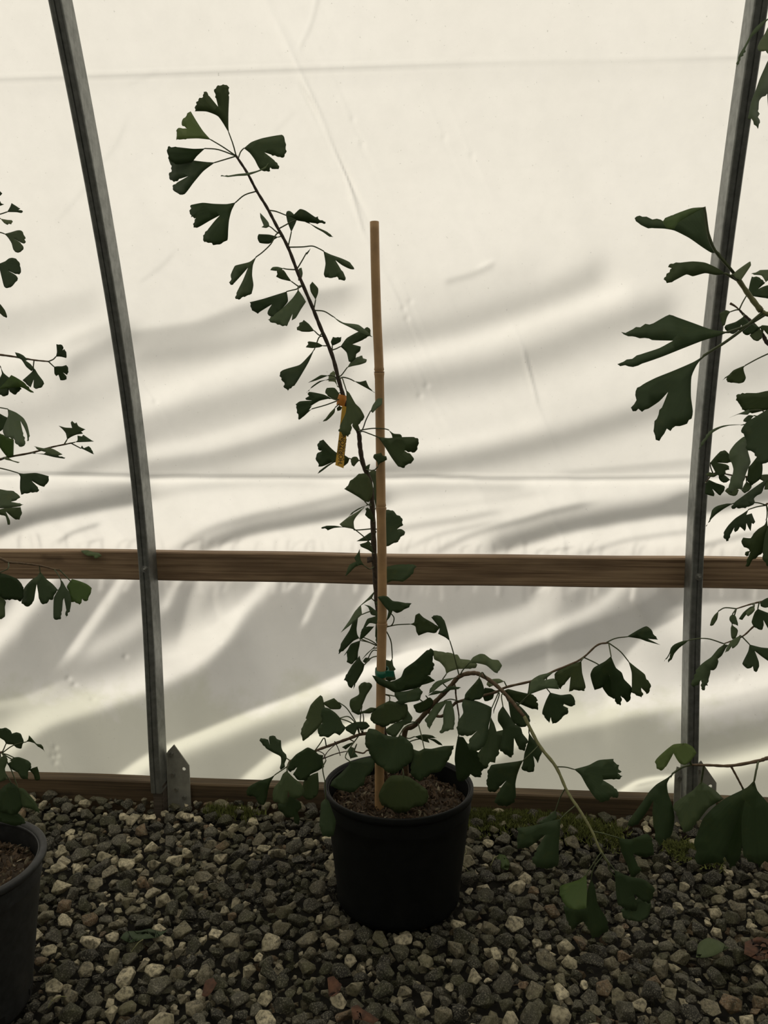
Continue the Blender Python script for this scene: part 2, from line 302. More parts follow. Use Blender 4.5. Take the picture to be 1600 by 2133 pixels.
def build_back_sheet():
    dx = 0.0043; xs = np.arange(-1.74, 1.30, dx); zs = np.arange(0.0, 2.06, dx); X, Z = np.meshgrid(xs, zs)
    Y = sheetY(Z); dY = np.gradient(sheetY(zs), zs)[:, None]*np.ones_like(X)
    P = np.stack([X, Y, Z], -1); d = P-CAM; dep = d @ FWD
    px = CX+F_PX*(d @ RGT)/dep; py = CY-F_PX*(d @ UPV)/dep
    T = sheet_light(px, py)
    nrm = np.sqrt(1+dY**2); n0 = (SUN[1]-dY*SUN[2])/nrm                         # cosine of the sun on the unfolded sheet
    B = 0.86*T
    u = np.array([SUN[0], SUN[2]]); un = np.linalg.norm(u); g = (n0-B)/un        # wanted slope of the relief along the sun's track
    g[Z > 1.95] *= 0.3
    pad = 190; G = np.pad(g, pad, mode='linear_ramp', end_values=0.0)
    kz = np.fft.fftfreq(G.shape[0], dx)*2*math.pi; kx = np.fft.fftfreq(G.shape[1], dx)*2*math.pi
    KX, KZ = np.meshgrid(kx, kz); D = 1j*(KX*u[0]+KZ*u[1])/un
    k2 = KX**2+KZ**2; lam = 3.4**2+0.0012*k2
    H = np.fft.ifft2(np.conj(D)*np.fft.fft2(G)/(np.abs(D)**2+lam)).real[pad:-pad, pad:-pad]
    win = np.clip((X-xs[0])/0.25, 0, 1)*np.clip((xs[-1]-X)/0.25, 0, 1)*np.clip((zs[-1]-Z)/0.1, 0, 1)
    H = H*win; H -= np.percentile(H, 30)*win
    ny, nz = 1/nrm, -dY/nrm
    H = H + 0.014*win
    P2 = P + np.stack([np.zeros_like(X), ny*H, nz*H], -1)
    V = P2.reshape(-1, 3); nx = len(xs); nzc = len(zs)
    i = np.arange(nzc-1)[:, None]*nx+np.arange(nx-1)[None, :]
    Fq = np.stack([i, i+nx, i+nx+1, i+1], -1).reshape(-1, 4)
    # plain continuation of the same sheet along the tunnel
    Vl = V.tolist(); Fl = Fq.tolist()
    for xa, xb in ((-4.5, xs[0]), (xs[-1], 4.5)):
        b0 = len(Vl); zz = np.linspace(0, zs[-1], 24)
        for z in zz:
            for x in (xa, xb): Vl.append([x, float(sheetY(z)), float(z)])
        for k in range(23): Fl.append([b0+2*k, b0+2*k+2, b0+2*k+3, b0+2*k+1])
    me = mesh('wall_back', Vl, Fl); o = link('wall_back', me, M_SHEET, smooth=True)
    tag(o, 'white translucent plastic sheet wall with diagonal wrinkles lit from outside', 'wall', kind='structure'); return zs[-1]
ZTOP = build_back_sheet()

# roof, front side and ends of the tunnel
y0 = float(sheetY(ZTOP)); arch = [(y0, ZTOP), (1.16, 2.26), (0.86, 2.48), (0.42, 2.68), (-0.1, 2.82), (-0.7, 2.92), (-1.3, 2.95)]
arch = catmull(np.array(arch), 4); mir = [(-2.6-a, b) for a, b in arch[::-1]]
def strip_sheet(name, pts, label, cat):
    V = []; Fc = []; xs = np.linspace(-4.5, 4.5, 10)
    for y, z in pts:
        for x in xs: V.append((x, y, z))
    n = len(xs)
    for a in range(len(pts)-1):
        for b in range(n-1): Fc.append((a*n+b, a*n+b+1, (a+1)*n+b+1, (a+1)*n+b))
    tag(link(name, mesh(name, V, Fc), M_ROOF, smooth=True), label, cat, kind='structure')
strip_sheet('ceiling', list(arch)+mir[1:], 'dimmed plastic roof sheet arching over the tunnel', 'ceiling')
zz = np.linspace(ZTOP, 0, 14); strip_sheet('wall_front', [(-2.6-float(sheetY(z)), float(z)) for z in zz], 'plastic sheet side of the tunnel opposite the plants', 'wall')
outline = [(float(sheetY(z)), float(z)) for z in np.linspace(0, ZTOP, 14)]+[tuple(p) for p in arch[1:]]+mir[1:]+[(-2.6-float(sheetY(z)), float(z)) for z in zz[1:]]
for nm, x in (('wall_left', -4.5), ('wall_right', 4.5)):
    tag(link(nm, mesh(nm, [(x, a, b) for a, b in outline], [tuple(range(len(outline)))]), M_ROOF), 'plastic sheet closing the '+('left' if x < 0 else 'right')+' end of the tunnel', 'wall', kind='structure')
tag(link('floor', mesh('floor', [(-9, -9, -0.034), (9, -9, -0.034), (9, 9, -0.034), (-9, 9, -0.034)], [(0, 1, 2, 3)]), M_FLOOR), 'dark damp soil under the gravel', 'floor', kind='structure')

# wooden rail and baseboard
RAIL_Y = 1.850
def board(name, x0, x1, y0, y1, z0, z1, mat, parent=None):
    bm = bmesh.new(); n = 60; prof = []
    r = 0.003; ring = [(y0, z0+r), (y0+r, z0), (y1-r, z0), (y1, z0+r), (y1, z1-r), (y1-r, z1), (y0+r, z1), (y0, z1-r)]
    rows = []
    for i in range(n+1):
        x = x0+(x1-x0)*i/n; wv = 0.0012*math.sin(x*5.1+z0*9)+0.0008*math.sin(x*13)
        rows.append([bm.verts.new((x-(x0+x1)/2, a-y0, b+wv-z0)) for a, b in ring])
    for A, B in zip(rows, rows[1:]):
        for k in range(8): bm.faces.new((A[k], A[(k+1) % 8], B[(k+1) % 8], B[k]))
    bm.faces.new(rows[0]); bm.faces.new(rows[-1][::-1])
    return bm_obj(name, bm, mat, parent, ((x0+x1)/2, y0, z0))
tag(board('wooden_rail', -2.6, 2.4, RAIL_Y, RAIL_Y+0.038, 0.5505, 0.6185, M_WOOD), 'pale brown timber rail running behind the steel ribs at mid height', 'rail')
bb = board('baseboard_back', -2.6, 2.4, RAIL_Y, RAIL_Y+0.038, -0.034, 0.0535, M_WOOD2); tag(bb, 'dark brown damp timber baseboard along the foot of the plastic sheet', 'baseboard', kind='structure')

# steel hoop ribs
FEET = []     # footprints the gravel lies around
def rib(ptsL, label, side_plates):
    # ptsL: photo pixels of the rib's left front edge from foot to head; depth comes from the hoop profile
    zs = [0.052] + list(np.linspace(0.12, 1.95, 34)); pts = np.array(ptsL, float)
    cz = []; cx = []
    for x, y in pts:
        z = 0.9
        for _ in range(20): P = atY(x, y, float(ribY(z))); z = P[2]
        cz.append(z); cx.append(P[0])
    o = np.argsort(cz); cz = np.array(cz)[o]; cx = np.array(cx)[o]; cf = np.polyfit(cz, cx, 3)
    X0 = float(np.polyval(cf, 0.0)); root = empty('hoop_rib', (X0, float(ribY(0)), 0))
    Wd, Dd, r = RIB_W, RIB_D, 0.005
    ring = []
    for (a, b, s) in ((r, r, 180), (Wd-r, r, 270), (Wd-r, Dd-r, 0), (r, Dd-r, 90)):
        for k in range(4):
            th = math.radians(s+30*k); ring.append((a+r*math.cos(th), b+r*math.sin(th)))
    ring = ring[:4]+[(Wd*0.44, 0.0), (Wd*0.47, 0.0022), (Wd*0.53, 0.0022), (Wd*0.56, 0.0)]+ring[4:]   # rolled seam down the front
    bm = bmesh.new(); rows = []
    full = [(z, float(ribY(z)), float(np.polyval(cf, min(z, 1.75)))) for z in zs]
    ar = [(float(b), float(a)-0.06, float(np.polyval(cf, 1.75))) for a, b in arch[1:]]
    allp = full+ar
    for i, (z, yy, xx) in enumerate(allp):
        a = allp[max(i-1, 0)]; b = allp[min(i+1, len(allp)-1)]; t = Vector((0, b[1]-a[1], b[0]-a[0])).normalized(); nrm = Vector((0, t.z, -t.y))
        rows.append([bm.verts.new(Vector((xx+u, yy, z))+nrm*v-Vector(root.location)) for u, v in ring])
    n = len(ring)
    for A, B in zip(rows, rows[1:]):
        for k in range(n): bm.faces.new((A[k], A[(k+1) % n], B[(k+1) % n], B[k]))
    bm.faces.new(rows[0]); bm.faces.new(rows[-1][::-1])
    tb = bm_obj('tube', bm, M_METAL, root, root.location)
    def bolt(P, rad=0.0055, L=0.006, stud=True):
        bm = bmesh.new(); bmesh.ops.create_cone(bm, cap_ends=True, segments=6, radius1=rad, radius2=rad*0.95, depth=L)
        if stud:
            g = bmesh.ops.create_cone(bm, cap_ends=True, segments=10, radius1=rad*0.5, radius2=rad*0.45, depth=L*2.2)
            bmesh.ops.translate(bm, vec=(0, 0, L*0.6), verts=g['verts'])
            g = bmesh.ops.create_cone(bm, cap_ends=True, segments=14, radius1=rad*1.5, radius2=rad*1.5, depth=0.0012); bmesh.ops.translate(bm, vec=(0, 0, -L*0.5), verts=g['verts'])
        bmesh.ops.rotate(bm, cent=(0, 0, 0), matrix=Matrix.Rotation(math.radians(90), 3, 'X'), verts=bm.verts)
        return bm_obj('bolt', bm, M_BOLT, root, P)
    zb = 0.588; xb = float(np.polyval(cf, zb)); bolt((xb+Wd*0.62, float(ribY(zb))-0.003, zb))
    bm = box_bm(-0.0115, 0.0115, 0, 0.042, 0, 0.102, 0.002); bm_obj('post_stub', bm, M_POST, root, (X0+Wd/2, float(ribY(0))+0.006, -0.034)); FEET.append((X0-0.002, X0+Wd+0.002, float(ribY(0)), RAIL_Y))
    for kind in side_plates:
        out = [(0, 0), (0.047, 0.0), (0.0535, 0.014), (0.0515, 0.115), (0.0155, 0.166), (0, 0.149)] if kind == 'right' else [(0, 0), (0.012, 0.0), (0.014, 0.01), (0.014, 0.13), (0.010, 0.150), (0, 0.147)]
        hx, hz = (0.0385, 0.106) if kind == 'right' else (0.007, 0.06)
        bm = bmesh.new(); sgn = 1 if kind == 'right' else -1
        hole = [(hx+0.0044*math.cos(t), hz+0.0044*math.sin(t)) for t in np.linspace(0, 2*math.pi, 13)[:-1]]
        e = []
        pts2 = [Vector((sgn*a, b)) for a, b in out]; hp = [Vector((sgn*a, b)) for a, b in hole]
        nO, nH = len(pts2), len(hp)
        res = delaunay_2d_cdt(pts2+hp, [(nO+q, nO+(q+1) % nH) for q in range(nH)], [list(range(nO))], 1, 1e-6)
        vs_ = [bm.verts.new((v.x, 0, v.y)) for v in res[0]]
        for f in res[2]:
            c = sum((Vector((res[0][k].x, res[0][k].y)) for k in f), Vector((0, 0)))/len(f)
            if (c-Vector((sgn*hx, hz))).length < 0.0042: continue
            try: bm.faces.new([vs_[k] for k in f])
            except ValueError: pass
        ext = bmesh.ops.extrude_face_region(bm, geom=list(bm.faces)); bmesh.ops.translate(bm, vec=(0, 0.003, 0), verts=[v for v in ext['geom'] if isinstance(v, bmesh.types.BMVert)])
        FEET.append((X0+Wd-0.002, X0+Wd+0.055, RAIL_Y-0.018, RAIL_Y) if kind == 'right' else (X0-0.016, X0+0.002, RAIL_Y-0.018, RAIL_Y))
        x0 = X0+(Wd+0.001 if kind == 'right' else -0.001); yy = RAIL_Y-0.009; z0 = -0.012
        bm_obj('bracket_plate', bm, M_PLATE, root, (x0, yy, z0))
        fl = box_bm(-0.0015, 0.0015, -0.006, 0.003, 0, 0.147, 0.0006, 1); bm_obj('bracket_flange', fl, M_PLATE, root, (x0-sgn*0.0005, yy, z0))
        for a, b in (((0.010, 0.143), (0.012, 0.092), (0.019, 0.055), (0.038, 0.036)) if kind == 'right' else ((0.006, 0.125), (0.006, 0.040))): bolt((x0+sgn*a, yy-0.003, z0+b), 0.0048, 0.008, False)
    tag(root, label, 'rib'); return root
rib([(98, 0), (128, 140), (172.5, 380), (199, 529), (243, 760), (265, 960), (284, 1150), (298, 1350), (310, 1600)], 'galvanised steel hoop rib with a pale bracket plate at its foot', ['right'])
rib([(1569, 0), (1552, 170), (1516, 400), (1494, 560), (1470, 780), (1454, 960), (1446, 1080), (1440, 1220), (1436, 1420), (1430, 1620)], 'galvanised steel hoop rib behind the drooping leaves with bracket plates hidden by a leaf', ['right', 'left'])

# ================================================================ GRAVEL
def hull_mesh(name, seed, bevel=True):
    r = random.Random(seed); bm = bmesh.new(); n = r.randint(11, 17)
    for _ in range(n):
        v = Vector((r.gauss(0, 1), r.gauss(0, 1), r.gauss(0, 1))).normalized()*r.uniform(0.82, 1.0); bm.verts.new((v.x*1.15, v.y*0.95, v.z*0.78))
    res = bmesh.ops.convex_hull(bm, input=list(bm.verts))
    bmesh.ops.delete(bm, geom=[v for v in res['geom_interior'] if isinstance(v, bmesh.types.BMVert)], context='VERTS')
    if bevel: bmesh.ops.bevel(bm, geom=list(bm.edges), offset=0.045, segments=1, affect='EDGES')
    bmesh.ops.triangulate(bm, faces=bm.faces); bmesh.ops.recalc_face_normals(bm, faces=bm.faces)
    return bm
def stone_material(name, use_attr):
    m, nt, p, o = nmat(name)
    if use_attr: a = nt.nodes.new('ShaderNodeAttribute'); a.attribute_name = 'stone'; col = a.outputs['Color']; g = nt.nodes.new('ShaderNodeNewGeometry'); vec = g.outputs['Position']
    else: a = nt.nodes.new('ShaderNodeObjectInfo'); col = a.outputs['Color']; g = nt.nodes.new('ShaderNodeNewGeometry'); vec = g.outputs['Position']
    n1 = N(nt, 'ShaderNodeTexNoise', Scale=130.0, Detail=5.0, Roughness=0.7); nt.links.new(vec, n1.inputs['Vector'])
    n2 = N(nt, 'ShaderNodeTexNoise', Scale=420.0, Detail=3.0, Roughness=0.7); nt.links.new(vec, n2.inputs['Vector'])
    n3 = N(nt, 'ShaderNodeTexNoise', Scale=16.0, Detail=4.0, Roughness=0.6); nt.links.new(vec, n3.inputs['Vector'])
    c = mix(nt, ramp(nt, n1.outputs['Fac'], [(0.36, (0.80,)*3), (0.56, (0, 0, 0))]), col, (0.030, 0.029, 0.024))
    c = mix(nt, ramp(nt, n2.outputs['Fac'], [(0.52, (0, 0, 0)), (0.66, (0.55,)*3)]), c, (0.42, 0.39, 0.30))
    c = mix(nt, ramp(nt, n3.outputs['Fac'], [(0.44, (0, 0, 0)), (0.70, (0.55,)*3)]), c, (0.078, 0.080, 0.030))      # green-brown film
    nt.links.new(c, p.inputs['Base Color']); p.inputs['Roughness'].default_value = 0.72; p.inputs['Specular IOR Level'].default_value = 0.3; bump(nt, n1.outputs['Fac'], p, 0.5, 0.004); return m
M_STONE = stone_material('gravel_stone', False); M_STONES = stone_material('gravel_bed', True)
CLASSES = [(0.30, (0.036, 0.034, 0.028), 'dark grey'), (0.28, (0.095, 0.088, 0.066), 'mottled grey'), (0.20, (0.21, 0.185, 0.125), 'greyish tan'), (0.18, (0.60, 0.53, 0.37), 'pale cream'), (0.04, (0.21, 0.14, 0.085), 'rusty tan')]
HULLS = []
for k in range(20):
    bm = hull_mesh('stone', 100+k); me = bpy.data.meshes.new('gravel_stone'); bm.to_mesh(me); bm.free(); me.materials.append(M_STONE); HULLS.append(me)
HV = [np.array([v.co[:] for v in m.vertices]) for m in HULLS]; HF = [[tuple(p.vertices) for p in m.polygons] for m in HULLS]
SV = []; SF = []
for k in range(20):
    bm = hull_mesh('stone', 100+k, False); bm.verts.index_update(); SV.append(np.array([v.co[:] for v in bm.verts])); SF.append([tuple(v.index for v in f.verts) for f in bm.faces]); bm.free()
POTS = [(-0.088, 1.512, 0.119), (-0.775, 1.150, 0.116), (0.66, 0.98, 0.125), (0.84, 1.47, 0.12)]
def in_pot(x, y, pad=0.0): return any((x-a)**2+(y-b)**2 < (r+pad)**2 for a, b, r in POTS)
def stone_darkening(x, y):   # share by which stones darken, in soft patches around the pot
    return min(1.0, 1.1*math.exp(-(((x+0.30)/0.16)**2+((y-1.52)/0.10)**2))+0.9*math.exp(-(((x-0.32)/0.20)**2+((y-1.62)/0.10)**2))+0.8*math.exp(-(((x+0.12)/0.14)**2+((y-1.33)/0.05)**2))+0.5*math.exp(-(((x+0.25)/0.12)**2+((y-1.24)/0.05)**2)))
stones = []
def clear(x, y, s, top):
    if y+0.92*s > RAIL_Y: return False
    for x0, x1, y0, y1 in FEET:
        if x0-0.8*s < x < x1+0.8*s and y0-0.8*s < y < y1+0.8*s: return False
    return not (top and any((x-a)**2+(y-b_)**2 < (r+0.004+0.85*s)**2 for a, b_, r in POTS))
def pack(sizes, tries, touch, zf, top, xr=(-1.5, 1.25), yr=(0.80, 1.85)):
    """dart throwing from the largest stones to the smallest: each lies clear of those already down"""
    cell = 0.045; grid = {}
    for s0, s1, n in zip(sizes[:-1], sizes[1:], tries):
        for _ in range(n):
            s = random.uniform(min(s0, s1), max(s0, s1)); x = random.uniform(*xr); y = random.uniform(*yr)
            if not clear(x, y, s, top): continue
            gx, gy = int(x//cell), int(y//cell); ok = True
            for a in (gx-1, gx, gx+1):
                for b_ in (gy-1, gy, gy+1):
                    for (X_, Y_, S_) in grid.get((a, b_), ()):
                        if (X_-x)**2+(Y_-y)**2 < (touch*(S_+s))**2: ok = False; break
                    if not ok: break
                if not ok: break
            if not ok: continue
            grid.setdefault((gx, gy), []).append((x, y, s)); q = random.random(); k = 0
            while q > CLASSES[k][0] and k < 4: q -= CLASSES[k][0]; k += 1
            slope = 0.010*max(0, (y-1.70)/0.14) if top else 0.0
            stones.append([x, y, zf(s)+slope, s, random.randrange(20), (random.uniform(-.35, .35), random.uniform(-.35, .35), random.uniform(0, 6.28)), k, random.uniform(0.75, 1.25)])
pack([0.013, 0.010, 0.0075], [9000, 16000], 0.86, lambda s: -0.0060-0.80*s, False)
pack([0.0215, 0.0165, 0.0130, 0.0100, 0.0075, 0.0052], [2200, 9000, 14000, 22000, 40000], 0.84, lambda s: -0.0055+0.72*s+random.uniform(-.0015, .0015), True)
GREEN = (0.06, 0.065, 0.03)
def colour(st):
    c = np.array(CLASSES[st[6]][1])*st[7]; wv = stone_darkening(st[0], st[1]); return c*(1-0.72*wv)
def score(st):
    x, y = proj((st[0], st[1], st[2])); 
    if not (8 < x < 1592 and y < 2122): return 0
    if st[2] < -0.0045: return 0
    if 690 < x < 960 and 1690 < y < 1930: return 0
    d = np.array([st[0], st[1], st[2]])-CAM; return st[3]/(d @ FWD)
order = sorted(range(len(stones)), key=lambda i: -score(stones[i])); single = set(order[:300])
bedV = []; bedF = []; bedC = []; nb = 0
for i, st in enumerate(stones):
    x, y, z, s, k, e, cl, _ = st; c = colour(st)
    if i in single:
        o = bpy.data.objects.new('gravel_stone', HULLS[k]); COL.objects.link(o); o.location = (x, y, z); o.rotation_euler = e; o.scale = (s, s, s); o.color = (*c, 1)
        nm = CLASSES[cl][2]; dp = math.hypot(x+0.088, y-1.512); dq = math.hypot(x+0.775, y-1.15)
        zone = 'close to the timber baseboard' if y > 1.70 else 'beside the pot with the bamboo cane' if dp < 0.22 else 'beside the charcoal pot with the thick rim' if dq < 0.24 else 'under the drooping branch tips' if x > 0.12 and y > 1.24 else 'below the big hanging leaves' if x > 0.30 else 'on open ground between the two pots' if x < -0.20 and y > 1.28 else 'along the path in front of the pots'
        tag(o, 'larger %s angular stone %s' % (nm, zone), 'stone', 'larger %s stones %s' % (nm, zone))
    else:
        R = np.array(Euler(e).to_matrix()); hv, hf = (HV[k], HF[k]) if z > -0.0045 and abs(x) < 1.15 else (SV[k], SF[k])
        bedV.append(hv @ R.T*s+np.array([x, y, z])); bedF += [tuple(a+nb for a in f) for f in hf]; bedC.append(np.tile(np.append(c, 1.0), (len(hv), 1))); nb += len(hv)
me = mesh('gravel_bed', np.vstack(bedV), bedF); at = me.attributes.new('stone', 'FLOAT_COLOR', 'POINT'); at.data.foreach_set('color', np.vstack(bedC).astype(np.float32).ravel())
tag(link('gravel_bed', me, M_STONES), 'bed of small crushed grey and cream gravel covering the ground', 'gravel', kind='stuff')

# moss along the foot of the baseboard
def moss(name, px_pts, ny, label, n=2600, hgt=0.010):
    V = []; Fc = []; rr = random.Random(name+label)
    for _ in range(n):
        t = rr.random(); a = np.array(px_pts, float); x, y = (np.interp(t*(len(a)-1), range(len(a)), a[:, j]) for j in (0, 1))
        P = atZ(x+rr.gauss(0, 10), y, 0.008); yy = P[1]+rr.gauss(0, ny)
        if yy > 1.846: yy = 1.846-rr.random()*0.02
        h = hgt*rr.uniform(.4, 1.2); w_ = 0.0022*rr.uniform(.6, 1.4); th = rr.uniform(0, 6.28); lx, ly = rr.gauss(0, .005), rr.gauss(0, .005); z0 = 0.008+0.008*math.exp(-((yy-P[1])/ny)**2)
        b = len(V); c, s = math.cos(th)*w_, math.sin(th)*w_
        V += [(P[0]+c, yy+s, z0), (P[0]-c, yy-s, z0), (P[0]-s, yy+c, z0), (P[0]+lx, yy+ly, z0+h)]; Fc += [(b, b+1, b+3), (b+1, b+2, b+3), (b+2, b, b+3)]
    tag(link(name, mesh(name, V, Fc), M_MOSS), label, 'moss', kind='stuff')
moss('moss_patch', [(975, 1705), (1040, 1708), (1120, 1712), (1200, 1722), (1290, 1745)], 0.030, 'soft green moss patch growing between the baseboard and the gravel', 5200, 0.012)
moss('moss_tuft', [(1390, 1770), (1440, 1775), (1490, 1790)], 0.020, 'dark moss tuft at the foot of a rib among the stones', 1200)
moss('weed_tuft', [(440, 1692), (480, 1697), (530, 1705)], 0.012, 'thin green weed tuft among the gravel close to the baseboard', 420, 0.018)

# ================================================================ POTS
def ring_obj(name, prof, mat, parent, loc, n=72): return bm_obj(name, lathe_bm(prof, n), mat, parent, loc, smooth=True)
def make_pot(loc, rt, rb, h, label, mat, thick=0.002, lip=0.0, soil=True, soil_label=None, holes=False):
    root = empty('nursery_pot', loc)
    body = [(0, 0.012), (rb*0.6, 0.012), (rb-0.014, 0.004), (rb-0.004, 0.0), (rb, 0.006), (rb+0.001, 0.014)]
    body += [(rb+(rt*0.955-rb)*t, 0.014+(h-0.058)*t) for t in np.linspace(0.05, 1, 8)]
    zt = h-0.044; rn = rt*0.955
    for k in range(4): body += [(rn+0.0022, zt+0.004+0.009*k), (rn+0.0005, zt+0.0085+0.009*k)]
    body += [(rn, h-0.004)]
    inner = [(r-0.003, max(z, 0.016)) for r, z in body[5:]][::-1]
    o = bm_obj('body', lathe_bm(body+inner+[(0, 0.016)], 72), mat, root, loc, smooth=True)
    ring_obj('rim', [(rt*0.948, h-0.012), (rt-0.001, h-0.014), (rt+lip, h-0.008), (rt+lip, h-0.001), (rt+lip*0.5-0.001, h+0.001), (rt-0.005, h), (rt*0.948, h-0.006), (rt*0.948, h-0.012)], mat, root, loc)
    tag(root, label, 'pot')
    for k in range(10 if holes else 0):
        th = 2*math.pi*k/10+0.2; bm = box_bm(-0.009, 0.009, -0.002, 0.004, 0, 0.016, 0.003); bmesh.ops.rotate(bm, cent=(0, 0, 0), matrix=Matrix.Rotation(th+math.pi/2, 3, 'Z'), verts=bm.verts)
        bm_obj('drain_hole', bm, M_INK, root, (loc[0]+(rb-0.0)*math.cos(th), loc[1]+(rb-0.0)*math.sin(th), loc[2]+0.012))
    if soil:
        zs = h-0.040; V = [(0, 0, 0.012)]; Fc = []; rr = random.Random(int(loc[0]*1000)); nr, na = 10, 48; rm = rt*0.955-0.004
        for i in range(1, nr+1):
            for k in range(na): th = 2*math.pi*k/na; r = rm*i/nr; V.append((r*math.cos(th), r*math.sin(th), rr.uniform(-.004, .004)+0.012*(1-(i/nr)**2)))
        for k in range(na): Fc.append((0, 1+k, 1+(k+1) % na))
        for i in range(nr-1):
            for k in range(na): a = 1+i*na+k; b = 1+i*na+(k+1) % na; Fc.append((a, a+na, b+na, b))
        P = (loc[0], loc[1], loc[2]+zs); so = link('potting_soil', mesh('potting_soil', V, Fc), M_SOIL, None, P, smooth=True); tag(so, soil_label, 'soil')
        V = []; Fc = []; V2 = []; F2 = []
        for _ in range(1500):
            th = rr.uniform(0, 6.283); r = (rm-0.006)*math.sqrt(rr.random()); s = rr.uniform(.0016, .0048); k = rr.randrange(20)
            R = np.array(Euler((rr.uniform(0, 6), rr.uniform(0, 6), rr.uniform(0, 6))).to_matrix()); sc = np.array([s*rr.uniform(1, 2.6), s, s*0.5])
            A = (SV[k]*sc) @ R.T+np.array([r*math.cos(th), r*math.sin(th), 0.012*(1-(r/rm)**2)+rr.uniform(0, .006)])
            TV, TF = (V2, F2) if rr.random() < 0.09 else (V, Fc); b = len(TV); TV += A.tolist(); TF += [tuple(q+b for q in f) for f in SF[k]]
        c = link('bark_chips', mesh('bark_chips', V, Fc), M_CHIP, so, P); c['kind'] = 'stuff'
        c = link('grit', mesh('grit', V2, F2), M_CHIP2, so, P); c['kind'] = 'stuff'
    return root
make_pot((-0.088, 1.512, -0.004), 0.1445, 0.119, 0.230, 'black plastic nursery pot holding the staked ginkgo', M_POT, soil_label='dark bark potting soil inside the pot with the bamboo stake')
make_pot((-0.775, 1.150, -0.004), 0.143, 0.116, 0.246, 'scuffed charcoal nursery pot with a thick grey rim and side drain holes', M_POT2, lip=0.004, soil_label='brown potting soil inside the charcoal pot with the thick rim', holes=True)
make_pot((0.66, 0.98, -0.004), 0.145, 0.120, 0.240, 'black nursery pot of the ginkgo whose big leaves hang across the rib', M_POT, soil_label='potting soil around the ginkgo with the big hanging leaves')
make_pot((0.84, 1.47, -0.004), 0.143, 0.118, 0.236, 'black nursery pot standing by the wall beyond the drooping branches', M_POT, soil_label='potting soil in the black pot standing by the wall')

# ================================================================ BAMBOO STAKE, TIE, LABEL
sp = [(780, 462), (782, 560), (785, 660), (790, 775), (792, 900), (794, 1058), (796, 1180), (796, 1300), (794, 1400), (793, 1480), (791, 1545)]
SY = 1.468
SP = [atY(x, y, SY) for x, y in sp]; SP.append(np.array([SP[-1][0]-0.001, SY+0.004, 0.17])); C3 = catmull(np.array(SP), 6)
root = empty('bamboo_stake', C3[-1]); nodes_z = [atY(790, 775, SY)[2], atY(794, 1058, SY)[2], atY(796, 1300, SY)[2]]
rad = np.array([0.0080+0.0009*(C3[0][2]-p[2]) for p in C3])
extra = []; Pn = []; Rn = []
for p, r in zip(C3, rad): Pn.append(p); Rn.append(r)
for z in nodes_z:
    for dz, k in ((-0.012, 1.0), (-0.006, 1.06), (-0.0025, 1.13), (0.0, 1.16), (0.002, 0.98), (0.004, 1.10), (0.009, 1.0)):
        zz_ = z+dz; o_ = np.array([np.interp(-zz_, -C3[:, 2], C3[:, j]) for j in range(3)]); o_[2] = zz_; Pn.append(o_); Rn.append(float(np.interp(-zz_, -C3[:, 2], rad))*k)
od = np.argsort([-p[2] for p in Pn]); Pn = np.array(Pn)[od]; Rn = np.array(Rn)[od]
keep = [0]+[i for i in range(1, len(Pn)) if abs(Pn[i][2]-Pn[i-1][2]) > 0.0008]; Pn = Pn[keep]; Rn = Rn[keep]
tube('culm', Pn, Rn, M_BAMBOO, root, 20, base=root.location)
for z in nodes_z:
    c = np.array([np.interp(-z, -C3[:, 2], C3[:, j]) for j in range(3)]); r = float(np.interp(-z, -C3[:, 2], rad))
    bm = lathe_bm([(r*1.0, -0.0008), (r*1.168, -0.0004), (r*1.168, 0.0004), (r*1.0, 0.0008)], 20); bm_obj('node_ring', bm, M_NODE, root, c, smooth=True)
tag(root, 'tan bamboo cane stuck upright in the pot beside the leaning ginkgo', 'stake')
pt = atY(795, 1402, SY); rr_ = 0.0125
bm = lathe_bm([(rr_, -0.006), (rr_+0.0006, 0), (rr_, 0.006), (rr_-0.001, 0.006), (rr_-0.001, -0.006), (rr_, -0.006)], 28)
for v in bm.verts: v.co.y *= 1.72; v.co.y += 0.0085
tie = empty('plant_tie', pt); bm_obj('band', bm, M_TIE, tie, pt, smooth=True)
bm_obj('tail', box_bm(0, 0.016, -0.0006, 0.0006, -0.005, 0.006, 0.0003, 1), M_TIE, tie, (pt[0]+0.008, pt[1]-0.011, pt[2]+0.002))
tag(tie, 'green tape tie holding the ginkgo stem against the bamboo cane', 'tie')

